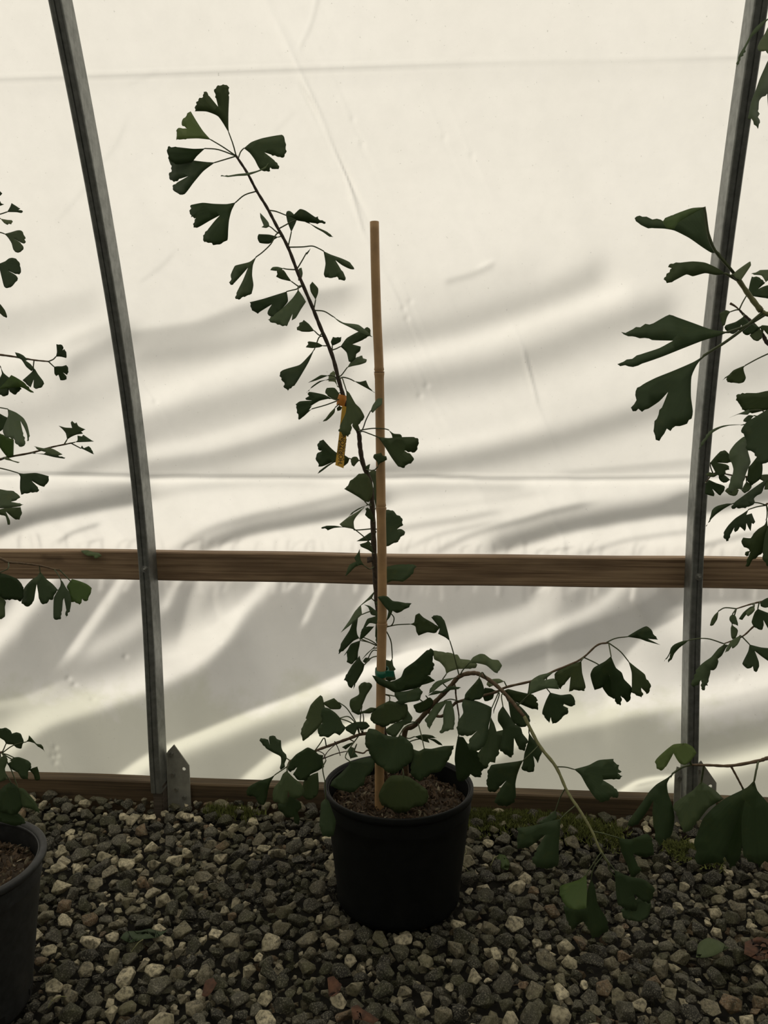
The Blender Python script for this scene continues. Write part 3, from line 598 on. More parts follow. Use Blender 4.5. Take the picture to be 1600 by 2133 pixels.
# ================================================================ PLANTS
def ginkgo(name, root_loc, label, branches):
    """branches: list of (name, [(px, py, Y)...] or None, r0, r1, material)"""
    root = empty(name, root_loc); tag(root, label, 'sapling'); sam = []
    for nm, pts, r0, r1, mat in branches:
        P = np.array([p if len(p) == 4 and p[3] == 'w' else [*atY(p[0], p[1], p[2])] for p in [tuple(q) for q in pts]], dtype=object)
        P = np.array([list(p[:3]) for p in P], float); Cc = catmull(P, 6)
        R = np.linspace(r0, r1, len(Cc)); R = R*(1+0.10*np.sin(np.arange(len(Cc))*2.1))
        tube(nm, Cc, R, mat, root, 8); tv, tf = tube_arrays(Cc, R, 8); solid(tv, tf, 1.5)
        for c in Cc: x, y = proj(c); sam.append((x, y, c))
    return root, sam
def refine(poly, jag, rr):
    P = np.array(poly, float); base = P[0]; D = np.linalg.norm(P-base, axis=1); mx = D.max(); n = len(P); out = []; alt = 1.0
    for i in range(n):
        a, b, c, d = P[i-1], P[i], P[(i+1) % n], P[(i+2) % n]; L = np.linalg.norm(c-b)
        k = int(max(1, min(10, round(L/max(4.0, mx/26.0))))); outer = D[i] > 0.66*mx and D[(i+1) % n] > 0.66*mx
        nr = np.array([c[1]-b[1], b[0]-c[0]])/(L+1e-6)
        sharp_b = i == 0; sharp_c = (i+1) % n == 0
        m0 = (c-a)*0.5 if not sharp_b else (c-b); m1 = (d-b)*0.5 if not sharp_c else (c-b)
        ca = np.dot(b-a, c-b)/(np.linalg.norm(b-a)*L+1e-9); cb = np.dot(c-b, d-c)/(L*np.linalg.norm(d-c)+1e-9)
        if ca < 0.45: m0 = (c-b)*0.6
        if cb < 0.45: m1 = (c-b)*0.6
        lim = 0.8*L
        for m_ in (m0, m1):
            ln = np.linalg.norm(m_)
            if ln > lim: m_ *= lim/ln
        for t in np.linspace(0, 1, k, endpoint=False):
            h = (2*t**3-3*t*t+1)*b+(t**3-2*t*t+t)*m0*0.8+(-2*t**3+3*t*t)*c+(t**3-t*t)*m1*0.8
            if outer and t > 0: alt = -alt if rr.random() < .75 else alt; h = h+nr*alt*rr.uniform(.05, 1)*min(max(jag*0.6, jag*mx/75.0), 0.26*L)
            out.append(h)
    return np.array(out)
def inside(pt, poly):
    x, y = pt; c = False; n = len(poly); j = n-1
    for i in range(n):
        if (poly[i][1] > y) != (poly[j][1] > y) and x < (poly[j][0]-poly[i][0])*(y-poly[i][1])/(poly[j][1]-poly[i][1]+1e-12)+poly[i][0]: c = not c
        j = i
    return c
from mathutils.bvhtree import BVHTree
def blade_shape(poly, jag, rr):
    R = refine(poly, jag, rr); b = R[0]; ext = np.abs(R-b).max(); st = max(4.5, ext/8)
    pts = [Vector((float(p[0]), float(p[1]))) for p in R]; n = len(pts)
    mn, mx = R.min(0), R.max(0)
    x = mn[0]+st/2
    while x < mx[0]:
        y = mn[1]+st/2
        while y < mx[1]:
            q = (x+rr.uniform(-.15, .15)*st, y+rr.uniform(-.15, .15)*st)
            if inside(q, R) and np.min(np.hypot(R[:, 0]-q[0], R[:, 1]-q[1])) > st*0.45: pts.append(Vector(q))
            y += st
        x += st
    res = delaunay_2d_cdt(pts, [], [list(range(n))], 1, 1e-5)
    W = np.array([[v.x, v.y] for v in res[0]]); tris = [tuple(f) for f in res[2]]
    ax = (R-b).mean(0); ax /= np.linalg.norm(ax)+1e-9
    return W, tris, b, ax
def blade_place(shape, Y0, tilt, cup, wav=0.0):
    W, tris, b, ax = shape; pr = np.array([-ax[1], ax[0]])
    d = (W-b)*Y0/F_PX; u = d @ ax; v = d @ pr
    Yv = Y0+tilt[0]*d[:, 0]+tilt[1]*d[:, 1]+cup*(v*v)/0.04+wav*np.sin(v/0.009+1.3)*0.0015*np.clip(u/0.03, 0, 1)
    r = FWD[None]+((W[:, 0]-CX)/F_PX)[:, None]*RGT[None]-((W[:, 1]-CY)/F_PX)[:, None]*UPV[None]
    return CAM+r*(Yv/r[:, 1])[:, None], tris, atY(b[0], b[1], Y0), np.stack([np.arctan2(v, u+1e-4)/3+0.5, np.hypot(u, v)/0.1], 1)
def blade(poly, Y0, tilt, cup, jag, rr, wav=0.0): return blade_place(blade_shape(poly, jag, rr), Y0, tilt, cup, wav)
SOLID = []       # (tree, low corner, high corner, weight) of what a leaf has to stay clear of
def solid(P, faces, weight=1.0):
    P = np.asarray(P, float); SOLID.append((BVHTree.FromPolygons([tuple(p) for p in P], [tuple(f) for f in faces]), P.min(0)-.0005, P.max(0)+.0005, weight))
def solid_object(o, weight=1.0):
    M = o.matrix_world; solid([tuple(M @ v.co) for v in o.data.vertices], [tuple(p.vertices) for p in o.data.polygons], weight)
def hits(P, faces, stop=1e9):
    lo, hi = P.min(0), P.max(0); t = None; n = 0.0
    for tr_, a, b_, w_ in SOLID:
        if (a > hi).any() or (b_ < lo).any(): continue
        if t is None: t = BVHTree.FromPolygons([tuple(p) for p in P], faces)
        n += w_*len(t.overlap(tr_))
        if n > stop: break
    return n
bpy.context.view_layer.update()
for o in list(bpy.data.objects):
    if o.type == 'MESH' and (o.name.split('.')[0] in ('culm', 'band', 'body', 'rim', 'potting_soil', 'tube', 'post_stub', 'bracket_plate', 'wooden_rail', 'baseboard_back')): solid_object(o, 30.0 if o.name.startswith('culm') else 4.0)
THK = 0.00028
def leaf_object(P, tris, base, uv, mat, parent, name='leaf'):
    nv = len(P); V = P-base; A, B, C_ = (P[[t[k] for t in tris]] for k in range(3)); fn = np.cross(B-A, C_-A)
    vn = np.zeros_like(P)
    for t, f in zip(tris, fn):
        s = 1 if f[1] < 0 else -1
        for k in t: vn[k] += f*s
    vn /= np.linalg.norm(vn, axis=1)[:, None]+1e-12
    Vb = V-vn*THK; front = [t if f[1] < 0 else t[::-1] for t, f in zip(tris, fn)]
    cnt = {}
    for t in front:
        for k in range(3):
            e = (t[k], t[(k+1) % 3]); cnt[e] = 1
    side = [(b_, a_, a_+nv, b_+nv) for a_, b_ in cnt if (b_, a_) not in cnt]
    me = mesh(name, np.vstack([V, Vb]), front+[tuple(k+nv for k in t[::-1]) for t in front]+side)
    ul = me.uv_layers.new(name='UVMap'); li = np.empty(len(me.loops), int); me.loops.foreach_get('vertex_index', li)
    ul.data.foreach_set('uv', np.vstack([uv, uv])[li].astype(np.float32).ravel())
    return link(name, me, mat, parent, base, smooth=True)
LEAFRNG = random.Random(77); LEAFCOST = []; FAR = []
def grow(root, sam, crop, Ydef, text, jag=1.35, pr=1.15):
    """one leaf per line:  kind[+-forward cm] ; petiole pixels from its node ; blade outline from its base   (pixels of a crop)"""
    x0, y0, s = crop; S = np.array([(a, b) for a, b, _ in sam]) if sam else None
    for line in text.strip().splitlines():
        line = line.split('#')[0].strip()
        if not line: continue
        head, pet, out = [q.strip() for q in line.split(';')]
        rr = LEAFRNG; kind = head[0]; fw = float(head[1:])*0.01 if len(head) > 1 else rr.uniform(-.012, .012)
        f = lambda t: [(x0+float(t[i])*s, y0+float(t[i+1])*s) for i in range(0, len(t)-1, 2)]
        pet = f(pet.replace(',', ' ').split()); poly = f(out.replace(',', ' ').split()); poly_x0 = min(q[0] for q in poly+pet[1:]); poly_x1 = max(q[0] for q in poly+pet[1:])
        dn = np.hypot(S[:, 0]-pet[0][0], S[:, 1]-pet[0][1]); i = int(dn.argmin()); node = np.array(sam[i][2])
        Yn = node[1] if dn[i] < 60 else Ydef; Y0 = Yn-fw
        if dn[i] > 7: pet = [(sam[i][0], sam[i][1])]+pet; FAR.append((float(dn[i]), root.name, pet[1]))     # the stalk always starts on its branch
        ty = {'d': rr.uniform(-.55, .20), 'l': rr.uniform(-1.0, -.5), 'y': rr.uniform(-.8, -.1)}[kind]
        tilt = (rr.uniform(-.55, .55), ty); mat = M_LEAF[kind]
        cup, wav = rr.uniform(-.35, .35)*0.12, rr.uniform(0, 1)
        shape = blade_shape(poly, jag, rr); best = None
        def stalk(Yc, base, P):
            m_ = [atY(*q, Yn+(Yc-Yn)*(1-(1-(k+1)/len(pet))**2)) for k, q in enumerate(pet[1:])]
            path = catmull(np.array([node]+m_+[base]), 5)
            if np.linalg.norm(path[0]-path[-1]) <= 0.004: return None, None
            path = np.vstack([path, base+(P.mean(0)-base)*0.12]); rad = np.linspace(0.0011, 0.0009, len(path))*Yc/1.45*pr; rad[-1] = 0.0003; return path, rad
        front = (Y0 < SY)
        for sc in (1.0, 0.45, -0.5):
            for off in (0, .005, -.005, .010, -.010, .016, -.016, .023, -.023, .031, -.031, .040, -.040, .052, -.052, .066, .080):
                Yc = Y0-off
                if Ydef > 1.3 and (Yc < SY) != front and abs(Y0-SY) > 0.004 and poly_x0 < 815 and poly_x1 > 770: continue
                tl = (tilt[0]*sc, tilt[1]*(sc if kind == 'd' else abs(sc))); P, tris, base, uv = blade_place(shape, Yc, tl, cup, wav)
                cost = 22.0*max(0.0, abs(off)-.012)+0.5*(1-sc)+400.0*max(0.0, 0.019-float(P[:, 2].min()))+0.001*abs(off)
                if best and cost >= best[0]: continue
                cost += 2.0*hits(P, tris, best[0] if best else 1e9)
                path, rad = stalk(Yc, base, P)
                if path is not None and (best is None or cost < best[0]):
                    tv, tf = tube_arrays(path, rad, 5); lo, hi = np.min(tv, 0), np.max(tv, 0)
                    for tr_, a, b_, w_ in SOLID:
                        if w_ >= 4 and not ((a > hi).any() or (b_ < lo).any()): cost += w_*len(BVHTree.FromPolygons([tuple(q) for q in tv], tf).overlap(tr_))
                if best is None or cost < best[0]: best = (cost, P, tris, base, uv, path, rad)
                if best[0] < 0.2: break
            if best[0] < 0.7: break
        cost, P, tris, base, uv, path, rad = best; LEAFCOST.append((cost, root.name, poly[0]))
        lf = leaf_object(P, tris, base, uv, mat, root); solid(P, tris, 1.0)
        if path is not None: tube('petiole', path, rad, M_PETIOLE, lf, 5, base=base)

# ---------------- the staked ginkgo
tr = [(-0.085, 1.500, 0.185, 'w'), (796, 1500, 1.490), (795, 1400, 1.490), (790, 1300, 1.492), (783, 1220, 1.494), (779, 1140, 1.496), (776, 1065, 1.498), (771, 1005, 1.500), (756, 965, 1.500), (750, 930, 1.500), (746, 897, 1.498), (724, 850, 1.495), (708, 800, 1.492), (692, 740, 1.490), (668, 683, 1.485), (650, 638, 1.482), (622, 572, 1.476), (600, 515, 1.470), (576, 470, 1.466), (556, 432, 1.462), (535, 398, 1.458), (515, 360, 1.452), (492, 325, 1.448)]
brB = [(-0.065, 1.500, 0.185, 'w'), (842, 1535, 1.490), (865, 1510, 1.486), (902, 1467, 1.478), (934, 1435, 1.470), (957, 1409, 1.462), (985, 1402, 1.452), (1004, 1407, 1.445), (1032, 1426, 1.434), (1060, 1454, 1.42), (1092, 1492, 1.40), (1123, 1552, 1.37), (1158, 1597, 1.345), (1182, 1649, 1.32), (1209, 1690, 1.295), (1233, 1731, 1.275), (1250, 1770, 1.26), (1271, 1802, 1.25)]
brC = [(890, 1482, 1.482), (920, 1492, 1.475), (946, 1467, 1.470), (957, 1461, 1.468), (1029, 1443, 1.462), (1056, 1431, 1.460), (1113, 1417, 1.456), (1154, 1398, 1.452), (1209, 1374, 1.448), (1244, 1344, 1.444), (1268, 1339, 1.442)]
brA = [(-0.095, 1.492, 0.188, 'w'), (785, 1545, 1.470), (762, 1528, 1.462), (720, 1541, 1.452), (690, 1552, 1.446), (660, 1563, 1.438), (630, 1578, 1.430), (605, 1585, 1.424), (598, 1602, 1.418)]
brD = [(930, 1470, 1.476), (946, 1421, 1.466), (949, 1436, 1.462), (950, 1450, 1.468), (956, 1490, 1.466)]
G1, S1 = ginkgo('ginkgo_sapling', (-0.085, 1.500, 0.180), 'leaning ginkgo sapling tied to a bamboo cane with one branch arching down to the gravel',
  [('trunk', tr, 0.0060, 0.0022, M_BARK), ('branch', brB[:11], 0.0052, 0.0032, M_TWIG), ('branch', brB[10:], 0.0032, 0.0018, M_GREENTWIG), ('branch', brC, 0.0030, 0.0016, M_TWIG), ('branch', brA, 0.0034, 0.0017, M_TWIG), ('branch', brD[1:], 0.0018, 0.0014, M_TWIG),
   ('twig', [(672, 1582, 1.40), (684, 1564, 1.41), (702, 1548, 1.449)], 0.0009, 0.0008, M_BARK), ('twig', [(660, 1563, 1.438), (674, 1570, 1.42), (679, 1584, 1.40)], 0.0010, 0.0008, M_BARK),
   ('twig', [(697, 1544, 1.448), (705, 1560, 1.44), (709, 1574, 1.43)], 0.0009, 0.0008, M_BARK), ('twig', [(674, 1580, 1.40), (700, 1570, 1.41), (722, 1565, 1.43)], 0.0011, 0.0009, M_BARK), ('twig', [(738, 1565, 1.43), (756, 1569, 1.44), (775, 1570, 1.462), (-0.093, 1.490, 0.205, 'w')], 0.0016, 0.0012, M_TWIG)])
kn = atY(771, 1166, 1.495); bm = hull_mesh('knot', 7); bmesh.ops.scale(bm, vec=(0.008, 0.007, 0.011), verts=bm.verts); bm_obj('pruning_stub', bm, M_BARK, G1, kn)

grow(G1, S1, (300, 150, .34375), 1.47, """
d1 ; 560 500 540 440 ; 515 370, 450 270, 380 240, 308 238, 312 205, 330 165, 358 150, 362 120, 378 118, 400 150, 449 210, 437 160, 425 120, 440 88, 470 80, 500 78, 517 95, 516 150, 512 250, 512 330
y1 ; 548 500 480 455 ; 405 410, 360 360, 320 300, 283 238, 262 250, 250 275, 232 290, 228 318, 262 343, 210 338, 195 355, 198 375, 196 412, 260 404, 330 402
d-1 ; 545 500 450 470 ; 370 463, 300 465, 200 455, 145 452, 138 475, 145 500, 150 530, 200 560, 290 545, 320 510
d2 ; 545 520 490 530 ; 430 548, 380 545, 300 535, 220 510, 175 493, 155 515, 160 560, 168 595, 150 620, 160 655, 190 662, 225 645, 270 630, 200 670, 172 690, 180 720, 205 735, 245 740, 300 670, 360 600
d-1 ; 575 515 585 485 ; 605 462, 650 425, 720 400, 835 380, 850 395, 858 430, 860 490, 845 518, 815 515, 770 500, 730 487, 790 535, 820 570, 815 588, 790 588, 765 578, 765 600, 730 602, 705 592, 690 570, 670 530, 640 490
l2 ; 622 620 ; 625 612, 690 596, 730 575, 755 552, 738 583, 690 605, 628 626, 560 630, 505 636, 465 632, 467 625, 510 627, 570 617
d1 ; 665 722 610 745 ; 555 790, 500 800, 420 798, 355 792, 285 805, 277 850, 285 880, 315 885, 297 920, 300 942, 330 940, 400 900, 460 868, 430 900, 390 950, 358 990, 365 1030, 400 1035, 430 1048, 470 1040, 505 1020, 510 960, 515 900, 530 840
l-1 ; 805 970 775 945 ; 760 935, 740 945, 712 940, 725 930, 705 880, 703 852, 730 880, 755 912
d-2 ; 825 1005 ; 815 1000, 760 985, 695 982, 688 1010, 700 1035, 760 1040, 790 1015
d1 ; 800 985 770 1040 720 1090 ; 680 1120, 640 1150, 570 1168, 550 1175, 525 1230, 530 1255, 515 1275, 525 1290, 545 1280, 600 1220, 630 1185, 600 1260, 560 1340, 555 1375, 575 1380, 600 1362, 640 1350, 655 1330, 663 1290, 655 1230, 660 1170
d-1 ; 770 840 800 845 ; 865 870, 905 865, 945 830, 980 840, 1040 880, 1055 875, 1060 893, 1100 908, 1100 918, 1040 917, 990 910, 930 900, 900 882
d-1 ; 930 895 ; 1000 915, 1060 945, 1110 968, 1148 1000, 1125 998, 1085 970, 1040 945
d0 ; 888 1050 ; 893 970, 870 910, 860 860, 865 845, 885 842, 905 858, 925 895, 905 945
d1 ; 890 1068 960 1060 1020 1055 1060 1070 ; 1088 1085, 1130 1105, 1200 1130, 1250 1155, 1275 1195, 1240 1190, 1200 1170, 1160 1140, 1190 1190, 1222 1245, 1215 1265, 1180 1258, 1170 1240, 1140 1248, 1100 1245, 1090 1225, 1100 1160
d0 ; 935 1210 960 1140 ; 985 1095, 1010 1068, 1000 1090, 985 1110
l-1 ; 925 1215 870 1195 ; 845 1190, 810 1180, 780 1182, 765 1200, 800 1205, 830 1200
d1 ; 940 1300 ; 895 1270, 870 1235, 845 1200, 805 1200, 808 1225, 800 1240, 830 1255
l-1 ; 925 1230 ; 938 1262, 930 1230, 940 1190, 955 1185, 962 1220, 955 1250
d0 ; 925 1315 895 1322 ; 865 1330, 800 1350, 720 1375, 640 1395, 650 1430, 655 1445, 690 1465, 715 1445, 775 1408, 750 1450, 755 1475, 790 1490, 840 1430, 872 1390
l2 ; 935 1300 ; 935 1320, 900 1370, 840 1430, 790 1470, 752 1500, 765 1515, 790 1520, 830 1535, 865 1540, 880 1510, 900 1465, 895 1505, 920 1490, 950 1440, 982 1392, 960 1355
d0 ; 1035 1430 ; 1040 1380, 1010 1330, 1005 1290, 1020 1270, 1055 1310, 1055 1340
""")
grow(G1, S1, (450, 600, .3125), 1.49, """
l1 ; 665 140 720 155 ; 780 190, 850 230, 950 245, 1020 300, 1045 325, 990 308, 950 290, 890 260, 820 225
d1 ; 690 315 ; 655 285, 620 240, 585 212, 575 225, 555 232, 555 250, 538 262, 540 280, 570 290, 620 292
d-1 ; 735 390 ; 715 385, 680 365, 620 355, 610 360, 615 375, 598 395, 640 400, 690 395
d1 ; 690 325 670 370 ; 655 410, 620 450, 560 510, 480 535, 440 550, 427 575, 435 610, 455 630, 455 665, 480 685, 490 670, 530 640, 580 560, 620 490
d0 ; 775 430 ; 775 385, 765 360, 780 325, 800 330, 835 325, 832 355, 800 375
d-1 ; 780 425 800 405 ; 830 390, 870 335, 920 305, 960 285, 1010 260, 1025 270, 1030 310, 980 345, 910 375, 965 390, 960 420, 935 440, 930 470, 900 495, 885 490, 870 430
l1 ; 832 585 ; 875 530, 900 490, 940 460, 975 450, 980 468, 1005 475, 1000 495, 960 510, 910 520
d0 ; 845 595 890 605 ; 920 620, 960 625, 1000 615, 1020 660, 1062 700, 1000 665, 950 638
d0 ; 830 595 780 585 ; 750 583, 700 580, 665 600, 612 632, 670 615, 720 595
d-1 ; 825 600 790 605 ; 745 610, 690 620, 640 655, 602 700, 640 665, 700 625
l-2 ; 818 665 ; 810 655, 790 625, 750 622, 752 585, 780 550, 795 565, 795 590
d-1 ; 825 690 ; 820 700, 790 665, 740 665, 728 690, 745 720, 800 745, 818 735
d1 ; 825 740 800 745 ; 770 735, 720 710, 650 695, 620 692, 610 705, 620 720, 595 735, 600 745, 640 750, 560 755, 530 775, 540 820, 552 878, 590 850, 610 828, 640 785, 600 800, 560 815, 610 800, 650 775, 690 752, 730 742
d0 ; 830 745 730 780 ; 640 805, 600 825, 575 850, 552 878, 585 855, 610 832
d1 ; 825 770 ; 795 795, 760 830, 730 870, 712 890, 735 885, 760 865, 790 830
d-1 ; 832 775 ; 822 785, 805 800, 810 820, 830 815, 842 795
d3 ; 840 600 855 640 ; 868 680, 870 740, 865 830, 830 910, 817 955, 835 960, 840 975, 880 993, 897 970, 908 890, 915 930, 930 950, 950 945, 950 910, 985 870, 988 850, 960 800, 930 770, 890 700
l4 ; 975 945 1000 880 ; 1030 820, 1045 780, 1080 735, 1110 735, 1105 775, 1075 800, 1045 832
d4 ; 975 955 1020 970 ; 1080 993, 1150 1000, 1200 995, 1320 993, 1350 1010, 1348 1045, 1335 1085, 1310 1098, 1255 1085, 1300 1110, 1320 1140, 1300 1170, 1270 1180, 1245 1200, 1215 1190, 1170 1130, 1120 1050
d5 ; 975 945 1050 935 1120 938 ; 1150 945, 1185 970, 1230 975, 1240 1000, 1220 1030, 1190 1040, 1180 1020, 1172 980
d0 ; 965 1160 925 1150 ; 890 1135, 850 1110, 800 1095, 760 1060, 715 1010, 690 1020, 675 1050, 680 1075, 705 1085, 670 1110, 668 1150, 685 1175, 682 1190, 720 1185, 780 1158, 740 1180, 700 1210, 676 1238, 700 1225, 760 1180, 800 1160, 850 1190, 880 1165
d1 ; 970 1150 ; 955 1150, 940 1125, 915 1125, 900 1140, 905 1180, 920 1190, 940 1165
d5 ; 985 1200 1050 1215 ; 1080 1190, 1075 1160, 1048 1130, 1055 1108, 1100 1097, 1110 1115, 1135 1120, 1140 1145, 1110 1160, 1090 1170
d0 ; 1000 1250 ; 1018 1222, 990 1190, 1028 1172
""")
grow(G1, S1, (680, 960, .140665), 1.495, """
d3 ; 655 690 620 650 ; 570 605, 480 540, 380 480, 262 415, 300 380, 340 320, 370 280, 430 240, 480 190, 540 185, 600 200, 660 300, 690 400, 680 520, 630 610
d-2 ; 715 740 ; 735 700, 700 520, 690 330, 630 170, 690 125, 720 145, 775 140, 790 400, 765 560
d-3 ; 720 1000 ; 790 1020, 870 720, 1000 745, 1040 800, 1090 815, 1130 880, 1120 900, 1138 950, 1045 1015, 1110 1010, 1165 1050, 1150 1100, 1095 1130, 1060 1200, 1000 1215, 940 1250, 870 1280
l1 ; 715 1310 560 1130 ; 415 1010, 405 900, 440 830, 570 680, 480 740, 320 835, 195 935, 235 975, 330 995
d0 ; 440 1025 ; 400 1005, 350 992, 230 985, 110 995, 20 1030, 0 1010, -78 1000, -70 982, 0 960, 130 960, 250 980
d1 ; 715 700 650 640 ; 600 655, 480 700, 400 750, 320 835, 400 770, 500 710
d-1 ; 735 1050 ; 695 1040, 640 1065, 560 1120, 445 1190, 620 1185, 695 1170
d2 ; 720 1390 ; 690 1370, 620 1320, 510 1270, 495 1235, 560 1215, 620 1180, 680 1290
d3 ; 640 1600 ; 570 1560, 510 1470, 498 1400, 495 1305, 460 1370, 415 1440, 440 1490, 340 1540, 310 1610, 278 1710, 320 1680, 430 1570, 520 1540
d0 ; 745 1660 ; 830 1660, 870 1580, 1020 1540, 1150 1530, 1270 1530, 1335 1570, 1300 1600, 1290 1650, 1240 1710, 1130 1790, 1060 1780, 960 1780, 870 1830
d1 ; 720 950 ; 705 900, 620 850, 570 800, 590 740, 575 710, 610 690, 650 720, 690 800
""")
grow(G1, S1, (620, 1220, .15), 1.49, """
l1 ; 1110 230 1070 215 ; 1030 180, 1090 50, 980 170, 820 320, 960 220
l1 ; 1130 350 1000 360 ; 895 400, 880 270, 800 350, 720 480, 600 650, 740 540, 850 440
d0 ; 1140 400 ; 1090 420, 1020 400, 980 300, 915 260, 1000 280, 1080 340, 1120 380, 1110 540, 1000 520, 930 600, 870 660, 920 560, 970 460, 1030 440
d1 ; 1150 890 1030 770 ; 920 720, 860 760, 870 690, 900 600, 980 565, 1065 565, 1000 640
d2 ; 1140 900 1000 790 ; 860 730, 830 680, 820 600, 840 450, 770 500, 720 620, 600 810, 565 950, 650 890, 780 765
d0 ; 1145 880 1000 790 ; 870 760, 740 810, 700 880, 640 975, 680 930, 690 1000, 680 1060, 720 1080, 745 1092, 830 1020, 840 920, 860 830
d1 ; 1145 930 1030 1000 ; 930 1095, 880 1040, 860 970, 810 1040, 760 1100, 700 1200, 640 1310, 690 1340, 720 1410, 750 1425, 785 1370, 770 1440, 820 1340, 910 1180
d-1 ; 1145 910 1040 905 ; 945 1080, 905 1050, 940 1000, 1020 1000, 1000 1040
d5 ; 1290 560 1340 450 ; 1262 352, 1215 300, 1110 160, 1180 140, 1250 150, 1320 210, 1400 220, 1500 240, 1585 245, 1560 270, 1550 300, 1480 330, 1440 360, 1380 380, 1320 350, 1280 440, 1230 500
d0 ; 1130 330 ; 1118 265, 1060 240, 1110 210, 1125 230, 1122 290, 1070 280
d0 ; 1130 400 ; 1105 450, 1085 540, 1078 680, 1090 800, 1118 800, 1122 560
d-2 ; 1200 590 1290 750 1310 900 ; 1315 1010, 1330 1110, 1365 1160, 1340 1180, 1365 1300, 1280 1330, 1200 1300, 1130 1200, 1105 1080, 1120 1050, 1210 1025, 1290 1045
d1 ; 1150 880 ; 1060 870, 1090 820, 1040 870, 960 940, 880 1040, 960 960, 1020 900
""")
grow(G1, S1, (500, 1050, .3125), 1.48, """
d2 ; 955 822 1040 805 ; 1130 800, 1160 790, 1170 740, 1195 727, 1222 755, 1290 795, 1330 825, 1300 860, 1250 855, 1190 877, 1175 850, 1168 815
d1 ; 1447 1140 1425 1000 ; 1400 915, 1370 890, 1320 865, 1330 830, 1275 755, 1290 742, 1335 745, 1362 775, 1385 850
""")
grow(G1, S1, (760, 1330, .1875), 1.47, """
d7 ; 200 560 280 520 ; 300 480, 400 430, 440 340, 560 250, 690 130, 730 108, 765 140, 755 240, 775 300, 740 370, 730 405, 690 410, 690 460, 600 540, 540 560, 400 590, 330 600, 260 560, 140 500, 80 410, 130 420, 230 465
d0 ; 560 620 ; 625 520, 690 400, 780 470, 700 500
l1 ; 860 480 ; 905 395, 890 330, 830 260, 770 230, 755 130, 880 150, 960 160, 1040 190, 1060 225, 1170 240, 1250 290, 1235 325, 1150 335, 1030 340, 940 370
l2 ; 1035 400 1090 350 ; 1160 270, 1200 210, 1280 170, 1330 175, 1400 225, 1490 245, 1525 300, 1500 350, 1475 385, 1440 375, 1350 300, 1250 275, 1200 275
l3 ; 1030 425 ; 1005 432, 900 448, 800 475, 750 520, 705 615, 760 590, 850 515, 950 465
d2 ; 850 610 ; 855 585, 780 580, 700 635, 790 620, 880 595, 940 575, 1040 562, 1070 545, 1000 530, 940 530
d4 ; 200 620 ; 330 640, 370 690, 340 705, 400 735, 480 710, 600 690, 620 650, 645 590, 600 545, 480 580, 330 598
d5 ; 200 600 270 640 ; 275 690, 140 760, 70 840, 65 910, 120 950, 220 985, 280 950, 330 940, 440 890, 480 790, 470 730, 350 710
d3 ; 580 930 510 930 ; 440 960, 340 1100, 250 1060, 230 1010, 330 940, 440 890, 470 730, 480 800, 530 880, 510 930
d1 ; 680 640 ; 700 660, 660 690, 540 740, 545 770, 560 790, 575 820, 620 830, 740 760, 760 690, 725 655
l2 ; 1040 690 960 675 ; 885 690, 800 720, 760 760, 700 860, 665 900, 690 960, 715 1010, 750 940, 820 830, 900 720, 870 820, 870 950, 830 1045, 870 1050, 900 1030, 990 1010, 1000 900, 990 800, 960 690
d6 ; 560 930 450 980 ; 375 1095, 260 1080, 200 1060, 120 1010, 50 1000, 30 1030, 10 1070, 0 1170, 30 1220, 60 1290, 110 1380, 180 1430, 260 1490, 330 1500, 450 1420, 520 1370, 540 1240, 530 1180, 460 1110, 390 1070
d7 ; 580 940 630 1080 ; 660 1220, 600 1250, 540 1230, 530 1340, 510 1420, 520 1520, 600 1590, 680 1540, 760 1490, 830 1480, 900 1400, 940 1330, 995 1190, 880 1195, 740 1225
d-1 ; 490 1110 ; 550 1090, 650 1065, 740 1075, 800 1105, 700 1110, 720 1160, 650 1140, 590 1110
d-1 ; 490 1150 580 1120 ; 690 1108, 780 1118, 850 1165, 865 1190, 820 1180, 760 1140
""")
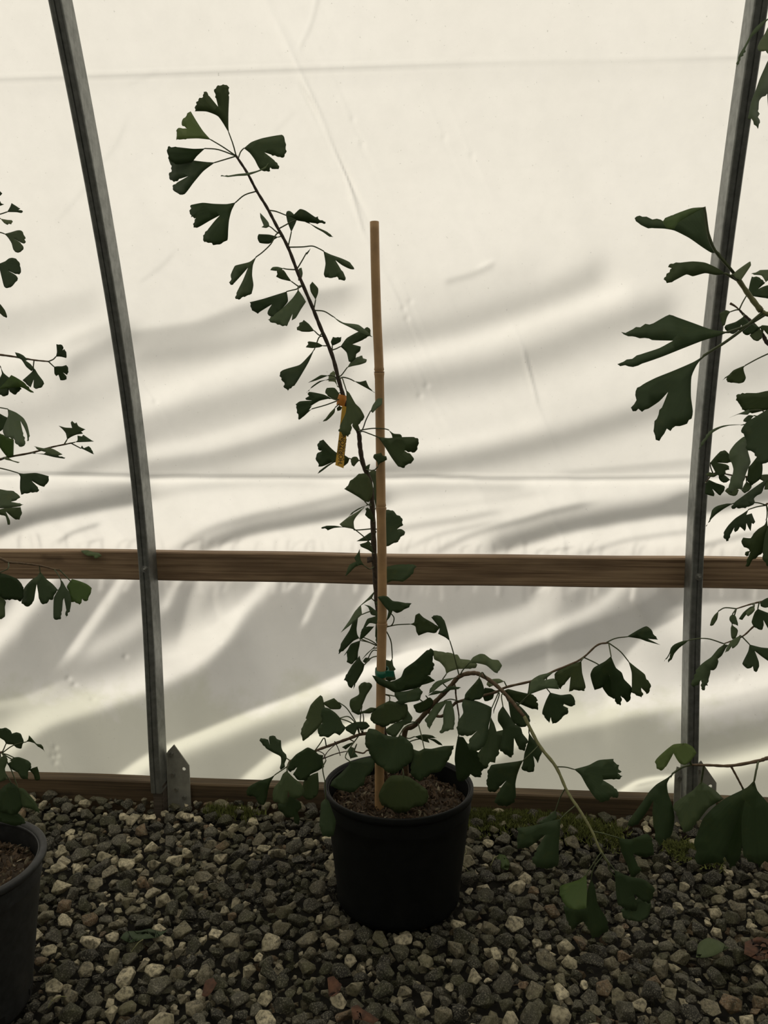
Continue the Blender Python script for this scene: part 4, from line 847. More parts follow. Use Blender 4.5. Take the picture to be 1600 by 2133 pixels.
grow(G1, S1, (860, 1380, .1875), 1.46, """
d3 ; 800 170 770 110 ; 738 165, 690 225, 640 280, 590 340, 570 405, 650 425, 760 400, 795 330, 785 260, 757 190
d4 ; 960 340 ; 880 500, 820 470, 700 425, 560 408, 545 470, 560 560, 510 640, 490 740, 500 790, 560 815, 650 810, 715 760, 650 830, 610 930, 640 980, 720 980, 800 920, 840 800, 845 700, 870 600
d3 ; 510 820 ; 500 825, 475 960, 465 1080, 480 1200, 500 1310, 540 1320, 600 1290, 640 1240, 690 1275, 760 1275, 775 1200, 830 1170, 800 1050, 700 980, 600 890, 560 830
d1 ; 960 360 ; 900 530, 860 640, 840 760, 780 930, 720 1020, 770 1140, 840 1160, 860 1105, 915 1115, 920 1080, 950 1030, 955 980, 980 950, 1010 880, 1040 740, 930 765, 905 680, 872 610
d2 ; 985 370 ; 1000 480, 950 560, 945 650, 1000 740, 990 850, 965 960, 1010 1010, 1060 1040, 1100 1055, 1118 1000, 1125 840, 1160 920, 1190 970, 1240 985, 1260 930, 1280 870, 1220 790, 1200 725, 1130 680, 1080 600
d0 ; 1000 360 ; 1060 430, 1070 500, 1090 620, 1130 680, 1200 720, 1250 715, 1290 670, 1305 640, 1280 580, 1220 510, 1160 460
d0 ; 1320 200 1270 370 1170 460 ; 1020 310, 1060 295, 1160 320, 1250 340, 1340 360, 1390 420, 1370 440, 1395 470, 1390 530, 1310 510, 1190 460, 1100 410
l0 ; 1050 260 ; 1015 210, 960 180, 880 185, 830 215, 820 250, 850 275, 930 240, 975 225
d-1 ; 940 320 ; 910 310, 880 290, 800 280, 780 380, 800 430, 830 430, 890 400
d-2 ; 1285 720 ; 1290 780, 1280 880, 1240 1010, 1230 1080, 1205 1170, 1240 1205, 1300 1220, 1340 1215, 1355 1150, 1340 1040, 1370 1080, 1390 1120, 1410 1050, 1435 1000, 1400 930, 1340 850
d3 ; 1410 935 1310 1010 ; 1230 1085, 1150 1100, 1000 1120, 870 1140, 850 1180, 830 1200, 835 1240, 820 1330, 830 1400, 860 1440, 930 1430, 980 1370, 1040 1310, 980 1390, 920 1500, 910 1560, 980 1590, 1060 1590, 1120 1560, 1145 1480, 1140 1350, 1160 1250, 1200 1140
""")
grow(G1, S1, (900, 1250, .34375), 1.45, """
l1 ; 515 635 ; 585 575, 600 490, 650 455, 740 435, 680 485, 740 475, 760 500, 770 540, 700 535, 650 550
d1 ; 915 352 ; 905 368, 850 390, 760 430, 742 450, 750 500, 780 540, 810 500, 840 465, 830 555, 870 545, 925 550, 930 520, 910 440
d0 ; 695 455 690 520 ; 715 560, 690 610, 668 680, 690 720, 710 745, 720 710, 730 750, 760 740, 790 710, 825 685, 825 655, 795 640, 800 630, 840 645, 868 635, 860 590, 840 570, 780 575
d2 ; 1075 262 ; 1085 340, 1050 370, 980 410, 960 450, 970 500, 985 545, 1030 530, 1060 490, 1075 455, 1085 500, 1090 570, 1115 620, 1140 640, 1150 610, 1145 580, 1180 620, 1205 590, 1210 530, 1165 480, 1150 440, 1115 410
d1 ; 1080 262 1140 310 ; 1190 370, 1210 440, 1210 560, 1270 590, 1280 575, 1265 520, 1300 570, 1320 550, 1325 510, 1300 480, 1290 450, 1240 410
d0 ; 1045 250 1110 232 ; 1180 222, 1250 180, 1300 158, 1330 180, 1350 215, 1370 240, 1310 235, 1385 272, 1300 250, 1260 235
d0 ; 920 350 1000 385 ; 1045 420, 1030 520, 1060 570, 1100 600, 1110 560, 1090 480
d1 ; 755 1010 810 1012 ; 860 1025, 950 1000, 1010 970, 1100 962, 1110 985, 1135 1000, 1130 1025, 1150 1040, 1125 1048, 1155 1065, 1140 1085, 1090 1085, 1035 1090, 1100 1130, 1130 1165, 1120 1200, 1090 1190, 1075 1210, 1030 1225, 990 1200, 940 1130, 900 1060
d2 ; 865 1255 820 1285 ; 780 1325, 700 1345, 600 1370, 520 1380, 515 1440, 520 1510, 580 1500, 640 1460, 690 1420, 640 1500, 610 1580, 640 1620, 720 1625, 765 1600, 768 1500, 775 1400
d-1 ; 800 1155 775 1200 ; 750 1270, 700 1310, 640 1350, 700 1360, 755 1320
d0 ; 980 1400 1040 1415 ; 1130 1440, 1200 1450, 1300 1415, 1330 1440, 1340 1480, 1345 1540, 1300 1560, 1220 1540, 1240 1590, 1270 1640, 1210 1690, 1180 1600, 1150 1530
""")
grow(G1, S1, (900, 1550, .4375), 1.26, """
y2 ; 795 530 ; 735 620, 700 645, 612 675, 607 710, 620 740, 640 775, 690 790, 735 780, 738 700
d2 ; 805 520 840 560 ; 870 600, 940 630, 1010 645, 1055 680, 1055 720, 1035 760, 1000 745, 960 715, 980 770, 970 795, 920 785, 885 760, 875 680
d0 ; 800 530 770 590 ; 758 640, 740 700, 735 780, 660 775, 625 770, 640 830, 670 885, 720 845, 740 870, 760 925, 800 915, 840 880, 830 830, 790 760, 775 680
d0 ; 825 550 860 620 ; 985 730, 900 790, 915 830, 990 845, 1030 820, 1045 760
""")
grow(G1, S1, (500, 1500, .1625), 1.42, """
d-1 ; 640 510 ; 600 490, 570 560, 575 600, 520 640, 510 610, 525 560, 520 470, 430 420, 330 360, 250 265, 265 230, 340 245, 360 250, 385 330, 370 230, 400 200, 450 205, 470 240, 525 260, 530 350, 550 400, 590 440
d2 ; 1080 230 1020 310 ; 960 390, 870 350, 800 390, 720 440, 650 520, 620 600, 620 650, 650 670, 735 605, 680 700, 750 770, 850 775, 900 700, 1000 650, 1080 600, 1060 500, 1070 450, 1010 440
d1 ; 800 500 860 600 ; 880 720, 820 780, 800 880, 810 980, 870 1020, 930 1010, 990 960, 1010 850, 1000 670, 940 690
d3 ; 615 520 ; 600 650, 550 690, 510 780, 440 860, 415 960, 430 1040, 500 1070, 570 1080, 605 1010, 615 900, 640 970, 720 1010, 800 970, 820 880, 780 810, 700 750
d2 ; 600 590 ; 450 700, 380 740, 250 780, 120 850, 80 920, 90 970, 200 990, 230 1060, 300 1090, 340 1020, 360 900, 390 800
d0 ; 610 640 ; 640 960, 560 1080, 480 1070, 500 1160, 550 1190, 580 1240, 640 1250, 690 1240, 700 1320, 750 1340, 770 1280, 740 1180, 790 1120, 770 1050, 700 1000
d1 ; 1060 620 1090 800 ; 1100 1000, 1040 1060, 1030 1200, 1020 1330, 1060 1480, 1130 1500, 1200 1480, 1230 1300, 1180 1150, 1140 1040
""")
grow(G1, S1, (600, 1420, .1625), 1.45, """
d1 ; 860 560 690 480 ; 500 465, 470 480, 390 590, 300 680, 190 760, 165 650, 200 540, 240 480, 225 470, 270 350, 290 300, 350 230, 415 172, 440 190, 460 270
d3 ; 880 560 780 450 ; 670 465, 610 400, 520 340, 450 325, 420 420, 440 520, 385 590, 385 660, 400 700, 480 705, 520 715, 600 660, 660 690, 710 640, 745 590, 700 540
d-1 ; 890 560 760 350 ; 650 265, 590 210, 455 265, 470 300, 540 350, 590 355, 670 350, 690 310
d1 ; 930 600 930 450 ; 950 310, 910 420, 830 390, 790 310, 800 230, 910 160, 905 60, 960 10, 1060 20, 1080 60, 1010 170, 980 240
d0 ; 960 600 970 480 ; 960 405, 900 425, 800 375, 880 390, 980 370, 1060 330, 1140 340, 1060 405
d2 ; 940 640 ; 905 570, 850 690, 740 620, 740 580, 850 520, 1000 515, 1050 570, 1000 610, 930 620
d5 ; 900 700 740 940 ; 790 1020, 770 1080, 680 1170, 560 1280, 540 1330, 640 1380, 740 1410, 830 1420, 900 1360, 970 1330, 990 1240, 1080 1150, 1110 1030, 1050 970, 900 1000, 850 1020
d5 ; 880 800 ; 800 985, 770 900, 800 830, 850 850, 855 900, 900 960
d-1 ; 800 750 ; 850 770, 800 820, 740 870, 690 840, 760 800
""")
grow(G1, S1, (500, 1400, .3125), 1.44, """
d8 ; 1010 560 1080 640 ; 1090 690, 1010 690, 960 740, 925 820, 940 880, 1000 910, 1050 940, 1110 935, 1160 900, 1220 890, 1255 840, 1250 790, 1200 750, 1130 700
""")

# hanging yellow label: loop round the stem and printed strip
lp = atY(712, 834, 1.493); lab = empty('plant_label', lp)
bm = lathe_bm([(0.0078, -0.010), (0.0084, 0.0), (0.0078, 0.010), (0.0072, 0.010), (0.0072, -0.010), (0.0078, -0.010)], 22)
bmesh.ops.rotate(bm, cent=(0, 0, 0), matrix=Matrix.Rotation(math.radians(14), 3, 'Y'), verts=bm.verts); bm_obj('loop', bm, M_LOOP, lab, lp, smooth=True)
cr = (580, 740, .15); cpx = lambda x, y: (cr[0]+x*cr[2], cr[1]+y*cr[2])
A0, A1, A2, A3 = [atY(*cpx(*q), Y) for q, Y in (((790, 1525), 1.474), ((905, 1570), 1.474), ((975, 720), 1.486), ((885, 700), 1.486))]
u_ = (A3-A0); wv_ = (A1-A0); nrm_ = np.cross(u_, wv_); nrm_ /= np.linalg.norm(nrm_); nrm_ *= (-1 if nrm_[1] > 0 else 1)
th_ = 0.0004; V = []
for kk in (0, 1):
    for t in np.linspace(0, 1, 9):
        sag = -nrm_*0.004*math.sin(math.pi*t)
        for e0, e1 in ((A0, A3), (A1, A2)): V.append(e0+(e1-e0)*t+sag-nrm_*th_*kk-lp)
Fc = [(2*i, 2*i+1, 2*i+3, 2*i+2) for i in range(8)]+[(18+2*i, 18+2*i+2, 18+2*i+3, 18+2*i+1) for i in range(8)]+[(2*i, 2*i+2, 20+2*i, 18+2*i) for i in range(8)]+[(2*i+1, 19+2*i, 21+2*i, 2*i+3) for i in range(8)]+[(0, 18, 19, 1), (16, 17, 35, 34)]
strip = link('strip', mesh('strip', V, Fc), M_TAG, lab, lp)
ex = u_/np.linalg.norm(u_); ez = nrm_; ey = np.cross(ez, ex)
def text_on(txt, size, along, across, name='lettering'):
    cu = bpy.data.curves.new(name, 'FONT'); cu.body = txt; cu.size = size; cu.extrude = 0.00005; to = bpy.data.objects.new(name, cu); COL.objects.link(to)
    dg = bpy.context.evaluated_depsgraph_get(); me = bpy.data.meshes.new_from_object(to.evaluated_get(dg)); bpy.data.objects.remove(to)
    W = np.array([v.co[:] for v in me.vertices]); t = None
    org = A0+ex*along+wv_*across+ez*0.0004; wl = np.linalg.norm(u_)
    for v, c in zip(me.vertices, W):
        p = org+ex*c[0]+ey*c[1]; tt = min(1, max(0, float(np.dot(p-A0, ex)/wl))); v.co = Vector(p-nrm_*0.004*math.sin(math.pi*tt)+ez*c[2]-lp)
    me.materials.clear(); o_ = link(name, me, M_INK, lab, lp); o_.parent = strip; o_.location = Vector((0, 0, 0)); return o_
text_on("'HORIZON", 0.0112, 0.0045, 0.76)
text_on("GINKGO BI", 0.0054, 0.0200, 0.27)
for kk, (a, b) in enumerate(((0.014, 0.018), (0.0195, 0.027), (0.0285, 0.034), (0.0355, 0.044), (0.0455, 0.054))):
    q = [A0+ex*x+wv_*y+ez*0.0005-nrm_*0.004*math.sin(math.pi*min(1, x/np.linalg.norm(u_)))-lp for x, y in ((a, .94), (b, .94), (b, .87), (a, .87))]
    o_ = link('fine_print', mesh('fine_print', q, [(0, 1, 2, 3)]), M_INK, lab, lp); o_.parent = strip; o_.location = Vector((0, 0, 0))
tag(lab, 'yellow printed plant label looped on the stem of the staked ginkgo', 'label')

# ---------------- ginkgo in the charcoal pot
yl = 1.17
trk = [(-0.775, 1.15, 0.20, 'w'), (-60, 1640, yl), (-70, 1500, yl), (-66, 1300, yl), (-72, 1120, yl), (-66, 900, yl), (-72, 700, yl), (-64, 520, yl), (-60, 380, yl)]
G2, S2 = ginkgo('ginkgo_sapling', (-0.775, 1.15, 0.195), 'bushy ginkgo sapling growing in the charcoal pot with side twigs reaching over the gravel',
  [('trunk', trk, 0.0075, 0.003, M_BARK),
   ('branch', [(-66, 740, yl), (-30, 737, yl), (0, 739, yl), (36, 744, yl-.005), (71, 750, yl-.008), (101, 753, yl-.01)], 0.0020, 0.0011, M_TWIG),
   ('branch', [(-68, 980, yl), (-30, 965, yl), (0, 957, yl), (17, 952, yl), (66, 943, yl), (105, 932, yl), (148, 923, yl)], 0.0022, 0.0011, M_TWIG),
   ('branch', [(-68, 1130, yl), (-30, 1150, yl), (0, 1163, yl), (18, 1171, yl), (41, 1173, yl), (82, 1178, yl), (110, 1185, yl), (124, 1187, yl)], 0.0022, 0.0010, M_TWIG),
   ('branch', [(-66, 1640, yl), (-30, 1590, yl), (0, 1568, yl), (4, 1569, yl)], 0.0024, 0.0014, M_TWIG),
   ('branch', [(-66, 1000, yl), (-30, 985, yl), (0, 975, yl)], 0.0020, 0.0010, M_TWIG),
   ('branch', [(-66, 500, yl), (-30, 455, yl), (-14, 447, yl)], 0.0016, 0.0010, M_TWIG),
   ('branch', [(-70, 860, yl), (-35, 852, yl), (-6, 849, yl)], 0.0016, 0.0010, M_TWIG)])
grow(G2, S2, (0, 380, .140694), yl, """
d0 ; -60 490 0 470 ; 105 437, 150 360, 170 305, 250 355, 300 385, 270 410, 330 415, 340 435, 315 452, 250 440
l0 ; -60 520 ; 5 535, 60 545, 120 555, 175 558, 190 580, 165 620, 130 610, 110 628, 60 600
d0 ; -90 740 0 740 ; 65 760, 150 740, 250 710, 300 708, 340 740, 360 790, 378 830, 360 840, 382 880, 365 902, 320 895, 200 830, 300 890, 340 940, 345 990, 300 1030, 230 1032, 195 990, 170 900, 120 820
d1 ; -300 1190 -120 1200 ; -20 1205, 80 1165, 130 1125, 180 1115, 240 1130, 285 1180, 305 1260, 310 1330, 285 1362, 230 1355, 110 1300, 230 1370, 265 1420, 255 1455, 210 1500, 160 1550, 100 1565, 60 1540, 30 1430, 5 1330
d0 ; -300 1700 ; -40 1760, 10 1810, 70 1890, 95 1950, 105 1990, 95 2005, 50 1985, 0 1940, -60 1900
d0 ; -120 120 ; -40 165, 0 130, 33 165, 0 200, -30 190
d0 ; -120 330 ; -40 310, 0 270, 20 310, 65 325, 0 348, -30 340
""")
grow(G2, S2, (0, 700, .18755), yl, """
d0 ; 540 278 590 260 ; 620 230, 632 180, 625 90, 650 95, 690 100, 705 130, 690 160, 715 145, 735 175, 735 245, 700 235, 660 228
d0 ; 540 285 ; 600 340, 605 420, 625 445, 648 430, 655 445, 670 490, 715 490, 740 480, 740 450, 700 405, 745 432, 762 400, 755 345, 735 322, 690 335, 640 335
d0 ; 372 270 ; 370 350, 355 395, 250 490, 290 530, 340 570, 375 480, 372 570, 395 587, 450 575, 490 530, 480 500, 420 420, 390 370
d1 ; 185 232 ; 192 238, 165 180, 210 190, 260 215, 310 265, 285 272, 340 310, 380 350, 350 390, 290 340, 240 265
d0 ; -100 260 -30 300 ; 5 340, 20 420, 0 460, -30 640, 50 670, 95 640, 100 570, 110 620, 165 652, 240 590, 180 520, 100 460, 40 410
y2 ; -150 640 ; -20 590, 60 510, 125 432, 180 460, 260 510, 290 540, 375 630, 340 625, 240 570, 130 575
l2 ; -60 795 0 795 ; 85 810, 90 880, 60 960, 30 1050, 60 1120, 150 1140, 180 1200, 235 1230, 270 1215, 280 1170, 250 1060, 225 940, 270 1020, 300 1100, 300 1165, 315 1165, 325 1090, 300 980, 260 910, 180 850
d0 ; -60 800 ; -20 850, 50 890, 95 910, 70 1010, 0 1060, -60 950
y1 ; 40 1365 ; 75 1340, 20 1270, -20 1200, 0 1080, 100 1130, 155 1150, 150 1330, 110 1345
d0 ; 720 1195 ; 745 1150, 730 1080, 690 1030, 650 995, 720 1015, 800 1020, 785 960, 800 942, 830 970, 850 960, 870 1000, 950 1040, 900 1060, 920 1085, 850 1095, 790 1120
d1 ; 790 1190 ; 830 1180, 860 1160, 860 1105, 910 1115, 925 1095, 1000 1145, 1045 1170, 960 1175
d0 ; 790 1195 ; 895 1245, 910 1215, 930 1245, 985 1222, 1010 1245, 1045 1312, 1000 1295, 940 1265
l1 ; 570 1236 ; 558 1242, 480 1245, 375 1222, 430 1265, 510 1290, 490 1305, 620 1330, 695 1315, 640 1280, 600 1258
d1 ; 340 1300 ; 380 1302, 500 1308, 620 1325, 725 1350, 715 1362, 600 1345, 480 1316
l1 ; 20 1362 ; 35 1352, 80 1345, 140 1380, 220 1400, 200 1410, 120 1385, 60 1372
d0 ; 0 1465 100 1490 ; 200 1520, 260 1528, 400 1520, 540 1555, 535 1620, 490 1675, 440 1660, 350 1608, 420 1680, 435 1710, 410 1735, 340 1735, 235 1762, 222 1700, 222 1620, 225 1560
l3 ; -200 1800 ; -40 1800, 0 1700, 80 1715, 150 1720, 190 1750, 225 1790, 180 1825, 120 1840, 200 1855, 260 1870, 200 1895, 120 1905, 0 1915
d0 ; -200 1930 ; -30 1930, 60 1910, 230 1900, 245 1960, 215 2040, 160 2030, 65 1950, 110 2050, 110 2095, 85 2095, 60 2000, 0 1985
""")
grow(G2, S2, (0, 1140, .1375), yl, """
d2 ; 130 230 120 320 ; -10 385, 120 420, 260 480, 330 560, 355 640, 345 770, 320 820, 200 790, 90 800, 0 740, -80 560
d1 ; -40 180 ; -50 700, 0 690, 60 780, 90 830, 75 900, 75 1050, 0 1090, -80 1000
d0 ; 605 275 ; 608 370, 560 440, 480 490, 400 570, 355 640, 340 780, 325 850, 380 890, 440 895, 510 810, 530 700, 555 555, 580 700, 590 780, 650 865, 710 850, 745 790, 800 795, 830 710, 880 650, 800 560, 700 480
d1 ; 820 335 885 420 ; 920 490, 915 580, 860 680, 815 770, 810 1070, 860 1100, 920 1090, 940 960, 955 800, 970 770, 1000 930, 995 1070, 1060 950, 1080 800, 1050 680, 1000 610, 950 520
y0 ; 900 345 1000 440 ; 1065 510, 1090 480, 1200 510, 1320 560, 1390 620, 1380 680, 1350 740, 1335 800, 1280 815, 1245 780, 1235 840, 1205 870, 1130 825, 1080 830, 1050 680, 1010 600
""")
grow(G2, S2, (0, 1500, .11254), yl, """
d0 ; 30 615 ; 110 440, 80 380, 0 330, -60 250, -30 170, 60 150, 120 145, 190 190, 220 250, 300 225, 380 250, 410 320, 435 380, 440 410, 415 450, 400 520, 380 530, 300 510, 240 455, 170 450
d1 ; 30 615 240 470 ; 470 405, 520 360, 535 280, 600 350, 680 440, 760 450, 800 500, 830 590, 800 550, 740 510, 700 490, 640 430, 540 400
d1 ; 35 620 140 640 ; 250 690, 180 750, 210 765, 130 810, 230 920, 330 970, 400 1080, 520 1100, 520 950, 570 900, 575 810, 520 750, 350 685
d1 ; 500 900 ; 540 920, 600 890, 690 860, 720 960, 740 1100, 690 1120, 650 1110, 620 1010
d1 ; 20 610 ; 60 660, 100 650, 140 720, 130 800, 90 900, 130 1100, 0 1150, -80 1000, -60 750
d0 ; 10 620 60 900 ; 200 1150, 100 1200, 0 1300, -60 1500, 0 1700, 300 1750, 420 1600, 400 1400, 300 1220
d1 ; 20 620 200 900 ; 330 1250, 380 1400, 420 1600, 560 1640, 740 1720, 680 1550, 560 1400, 440 1270
d0 ; -20 700 -20 1200 ; -60 1600, 0 1560, 160 1620, 380 1760, 480 1900, 300 1960, 60 1900, -120 1850
""")

# ---------------- ginkgo by the wall on the far side of the rib
yf = 1.45
G3, S3 = ginkgo('ginkgo_sapling', (0.84, 1.47, 0.185), 'ginkgo sapling by the wall with small leaves past the second rib',
  [('trunk', [(0.84, 1.47, 0.19, 'w'), (1720, 1500, yf), (1712, 1300, yf), (1720, 1100, yf), (1706, 900, yf), (1690, 780, yf), (1640, 745, yf), (1600, 715, yf), (1589, 698, yf), (1564, 669, yf), (1549, 655, yf), (1540, 645, yf)], 0.007, 0.0016, M_BARK),
   ('branch', [(1540, 645, yf), (1533, 639, yf), (1527, 635, yf), (1521, 632, yf)], 0.0010, 0.0022, M_TWIG),
   ('branch', [(1712, 820, yf), (1650, 750, yf), (1600, 737, yf)], 0.002, 0.001, M_TWIG),
   ('branch', [(1712, 1010, yf), (1650, 998, yf), (1600, 995, yf), (1555, 993, yf), (1525, 990, yf), (1490, 985, yf), (1470, 1005, yf)], 0.0022, 0.0010, M_TWIG),
   ('branch', [(1712, 1040, yf), (1640, 1045, yf), (1600, 1049, yf), (1597, 1053, yf)], 0.0022, 0.0014, M_TWIG),
   ('branch', [(1712, 1230, yf), (1650, 1238, yf), (1600, 1250, yf), (1566, 1258, yf), (1534, 1268, yf)], 0.0024, 0.0011, M_TWIG),
   ('branch', [(1712, 1240, yf), (1650, 1255, yf), (1600, 1282, yf), (1570, 1305, yf), (1546, 1326, yf), (1508, 1341, yf)], 0.0024, 0.0011, M_TWIG),
   ('branch', [(1712, 880, yf), (1650, 880, yf), (1610, 882, yf)], 0.002, 0.001, M_TWIG)])
grow(G3, S3, (1420, 540, .1125), yf, """
d0 ; 1090 920 1130 800 ; 1210 660, 1240 560, 1270 420, 1300 320, 1420 330, 1550 430, 1500 480, 1420 550, 1500 510, 1600 480, 1700 500, 1700 730, 1560 720, 1350 690
d0 ; 1070 940 1000 940 ; 910 970, 820 940, 780 960, 700 1000, 720 1100, 760 1240, 800 1220, 840 1080, 870 1020
d1 ; 1145 1010 ; 1150 1060, 1080 1110, 1000 1160, 820 1220, 795 1260, 810 1300, 900 1370, 960 1385, 1060 1310, 1110 1210, 1120 1310, 1140 1370, 1180 1400, 1250 1400, 1400 1320, 1440 1260, 1350 1200, 1250 1150
d0 ; 1350 1230 ; 1400 1260, 1330 1330, 1260 1410, 1310 1470, 1390 1515, 1450 1490, 1500 1430, 1480 1340
d0 ; 1420 1300 ; 1450 1250, 1490 1220, 1600 1230, 1700 1250, 1700 1420, 1600 1400, 1520 1310, 1500 1400
""")
grow(G3, S3, (1420, 760, .1125), yf, """
d0 ; 1600 -200 1400 -110 ; 1180 10, 1120 30, 960 100, 870 190, 750 280, 840 235, 825 270, 850 320, 950 330, 1060 345, 1150 320, 1190 240, 1160 140, 1145 60
d0 ; 1900 480 ; 1700 520, 1600 480, 1400 520, 1200 520, 1060 540, 1010 570, 1020 610, 1005 655, 1080 740, 1120 830, 1180 860, 1300 900, 1700 800
l1 ; 1500 850 ; 1280 840, 1240 825, 1160 860, 1040 910, 880 980, 1060 915, 1230 920
d1 ; 1600 1000 ; 1340 940, 1240 930, 1150 1010, 1140 1045, 1190 1060, 1250 1040
l3 ; 1690 1100 1400 1110 ; 1150 1105, 960 1105, 780 1120, 650 1160, 500 1240, 400 1380, 320 1560, 420 1440, 570 1260, 720 1170, 880 1125
d1 ; 600 2010 540 1900 ; 530 1810, 620 1700, 720 1600, 790 1580, 840 1610, 870 1640, 920 1800, 850 1820, 660 1810, 820 1840, 880 1880, 885 1940, 810 1960, 815 2020, 740 2080, 640 2020, 600 1940
l3 ; 1690 1100 1450 1200 ; 1260 1330, 1150 1330, 1000 1450, 890 1600, 880 1720, 930 1820, 960 1930, 945 2030, 900 2130, 870 2260, 880 2350, 930 2370, 1000 2280, 1110 2320, 1140 2200, 1180 2050, 1240 1900, 1280 1800, 1230 1600, 1220 1450
d1 ; 1690 1400 1500 1500 ; 1400 1700, 1300 1830, 1240 1900, 1220 2080, 1220 2160, 1310 2230, 1400 2160, 1480 2070, 1500 1950, 1500 1880, 1490 1800
""")
grow(G3, S3, (1420, 960, .1125), yf, """
d1 ; 640 230 ; 690 250, 600 230, 520 210, 440 250, 510 290, 600 300, 650 270
d1 ; 700 240 ; 690 262, 750 230, 820 280, 900 350, 830 400, 780 405, 720 370, 690 320
d1 ; 440 400 ; 450 420, 510 350, 640 410, 760 450, 805 490, 790 550, 750 600, 720 640, 690 630, 570 515, 610 610, 600 655, 560 650, 490 630, 430 600
d0 ; 1000 290 ; 950 510, 850 500, 800 560, 870 620, 960 650, 1030 620, 1060 540, 1000 500
d0 ; 1200 305 ; 1200 380, 1140 480, 1110 550, 1170 600, 1240 560, 1290 500, 1300 440
d2 ; 1700 310 ; 1610 335, 1540 360, 1350 490, 1150 640, 990 760, 930 830, 920 860, 940 890, 980 890, 1020 860, 1040 880, 1150 870, 1240 850, 1330 810, 1360 770, 1340 700, 1400 640, 1480 600, 1530 480
d1 ; 1580 820 1350 770 ; 950 790, 840 790, 670 830, 600 870, 560 920, 530 1040, 450 1220, 540 1090, 640 990, 780 890
d0 ; 1580 822 1400 850 ; 1240 900, 1140 970, 1000 1060, 870 1190, 780 1330, 790 1440, 820 1450, 830 1490, 870 1480, 920 1340, 980 1230, 970 1280, 990 1320, 1040 1290, 1080 1220, 1110 1240, 1170 1300, 1190 1260, 1200 1150, 1240 1240, 1280 1300, 1300 1150, 1330 1170, 1365 1130, 1330 1050, 1300 970, 1200 1000
d1 ; 1590 830 1585 950 ; 1580 1050, 1540 1180, 1420 1260, 1330 1350, 1280 1430, 1140 1420, 1105 1490, 1130 1560, 1200 1610, 1260 1670, 1180 1690, 1170 1740, 1210 1770, 1280 1680, 1200 1850, 1180 1950, 1230 1960, 1300 1850, 1400 1780, 1500 1700, 1560 1500, 1600 1300
d0 ; 1600 840 ; 1650 1050, 1600 1200, 1540 1400, 1500 1700, 1520 1850, 1600 1950, 1720 1900, 1720 1200
d0 ; 1700 270 ; 1680 260, 1600 250, 1480 260, 1430 330, 1540 400, 1530 530, 1700 520
""")
grow(G3, S3, (1380, 1220, .1375), yf, """
d0 ; 1110 348 950 335 ; 850 385, 790 440, 745 510, 720 600, 740 610, 770 600, 830 510, 845 430
d1 ; 1105 350 ; 1062 430, 1020 470, 1015 520, 1050 570, 1110 590, 1145 610, 1145 570, 1130 520, 1110 460
d0 ; 1100 355 ; 1055 580, 1035 640, 1040 760, 1060 810, 1110 790, 1130 750, 1145 680, 1130 650, 1075 610
d1 ; 1370 275 ; 1392 302, 1330 320, 1230 400, 1165 490, 1160 505, 1210 520, 1270 440, 1330 400, 1392 350
l2 ; 1380 275 ; 1392 318, 1330 350, 1270 400, 1270 430, 1300 465, 1350 430, 1400 370
d0 ; 1480 250 ; 1445 350, 1400 400, 1350 550, 1380 610, 1450 660, 1510 670, 1535 600, 1530 520, 1600 650, 1700 620, 1700 440, 1570 400
d1 ; 1480 245 ; 1482 262, 1520 220, 1600 180, 1700 170, 1700 300, 1560 335, 1490 310
d1 ; 1205 770 ; 1320 890, 1300 990, 1210 1180, 1240 1220, 1310 1255, 1370 1220, 1385 1290, 1420 1310, 1465 1230, 1460 1150, 1400 990, 1500 1070, 1600 1140, 1700 1200, 1700 950, 1500 935
l2 ; 1200 760 ; 1175 755, 1050 825, 980 930, 945 1015, 1000 990, 1050 920, 1055 950, 1080 945, 1140 890, 1185 800
d1 ; 950 868 ; 940 885, 850 950, 740 1080, 640 1150, 580 1200, 530 1260, 480 1380, 430 1490, 480 1540, 560 1480, 615 1340, 590 1450, 590 1560, 640 1585, 660 1510, 690 1515, 700 1420, 725 1330, 730 1280, 780 1280, 820 1240, 850 1150, 840 1110, 900 1060, 960 950, 1000 900
d1 ; 945 872 720 810 560 800 ; 400 825, 300 840, 180 890, 130 940, 100 1030, 25 1150, 122 1030, 85 1150, 90 1165, 140 1120, 180 1030, 260 940, 340 880
""")

# ---------------- ginkgo with big leaves nearer the path
yn = 1.02
G4, S4 = ginkgo('ginkgo_sapling', (0.66, 0.98, 0.19), 'ginkgo sapling whose large leaves hang in front of the second rib',
  [('trunk', [(0.66, 0.98, 0.195, 'w'), (1790, 1600, yn-.01), (1780, 1300, yn), (1790, 1000, yn), (1780, 760, yn), (1790, 500, yn), (1780, 200, yn), (1785, 0, yn)], 0.008, 0.004, M_BARK),
   ('branch', [(1785, 740, yn), (1690, 690, yn), (1640, 665, yn), (1600, 655, yn), (1586, 648, yn)], 0.0034, 0.0024, M_GREENTWIG),
   ('branch', [(1586, 648, yn), (1560, 614, yn), (1530, 570, yn)], 0.0034, 0.0026, M_GREENTWIG),
   ('branch', [(1790, 1540, yn), (1690, 1560, yn), (1640, 1572, yn), (1600, 1579, yn), (1580, 1585, yn), (1523, 1595, yn), (1480, 1594, yn), (1440, 1593, yn)], 0.0030, 0.0014, M_TWIG),
   ('branch', [(1523, 1596, yn), (1535, 1618, yn), (1547, 1641, yn)], 0.0014, 0.0012, M_TWIG),
   ('branch', [(1785, 120, yn), (1690, 70, yn), (1612, 28, yn)], 0.003, 0.0014, M_TWIG),
   ('branch', [(1785, 900, yn), (1690, 870, yn), (1620, 852, yn)], 0.003, 0.0014, M_TWIG)])
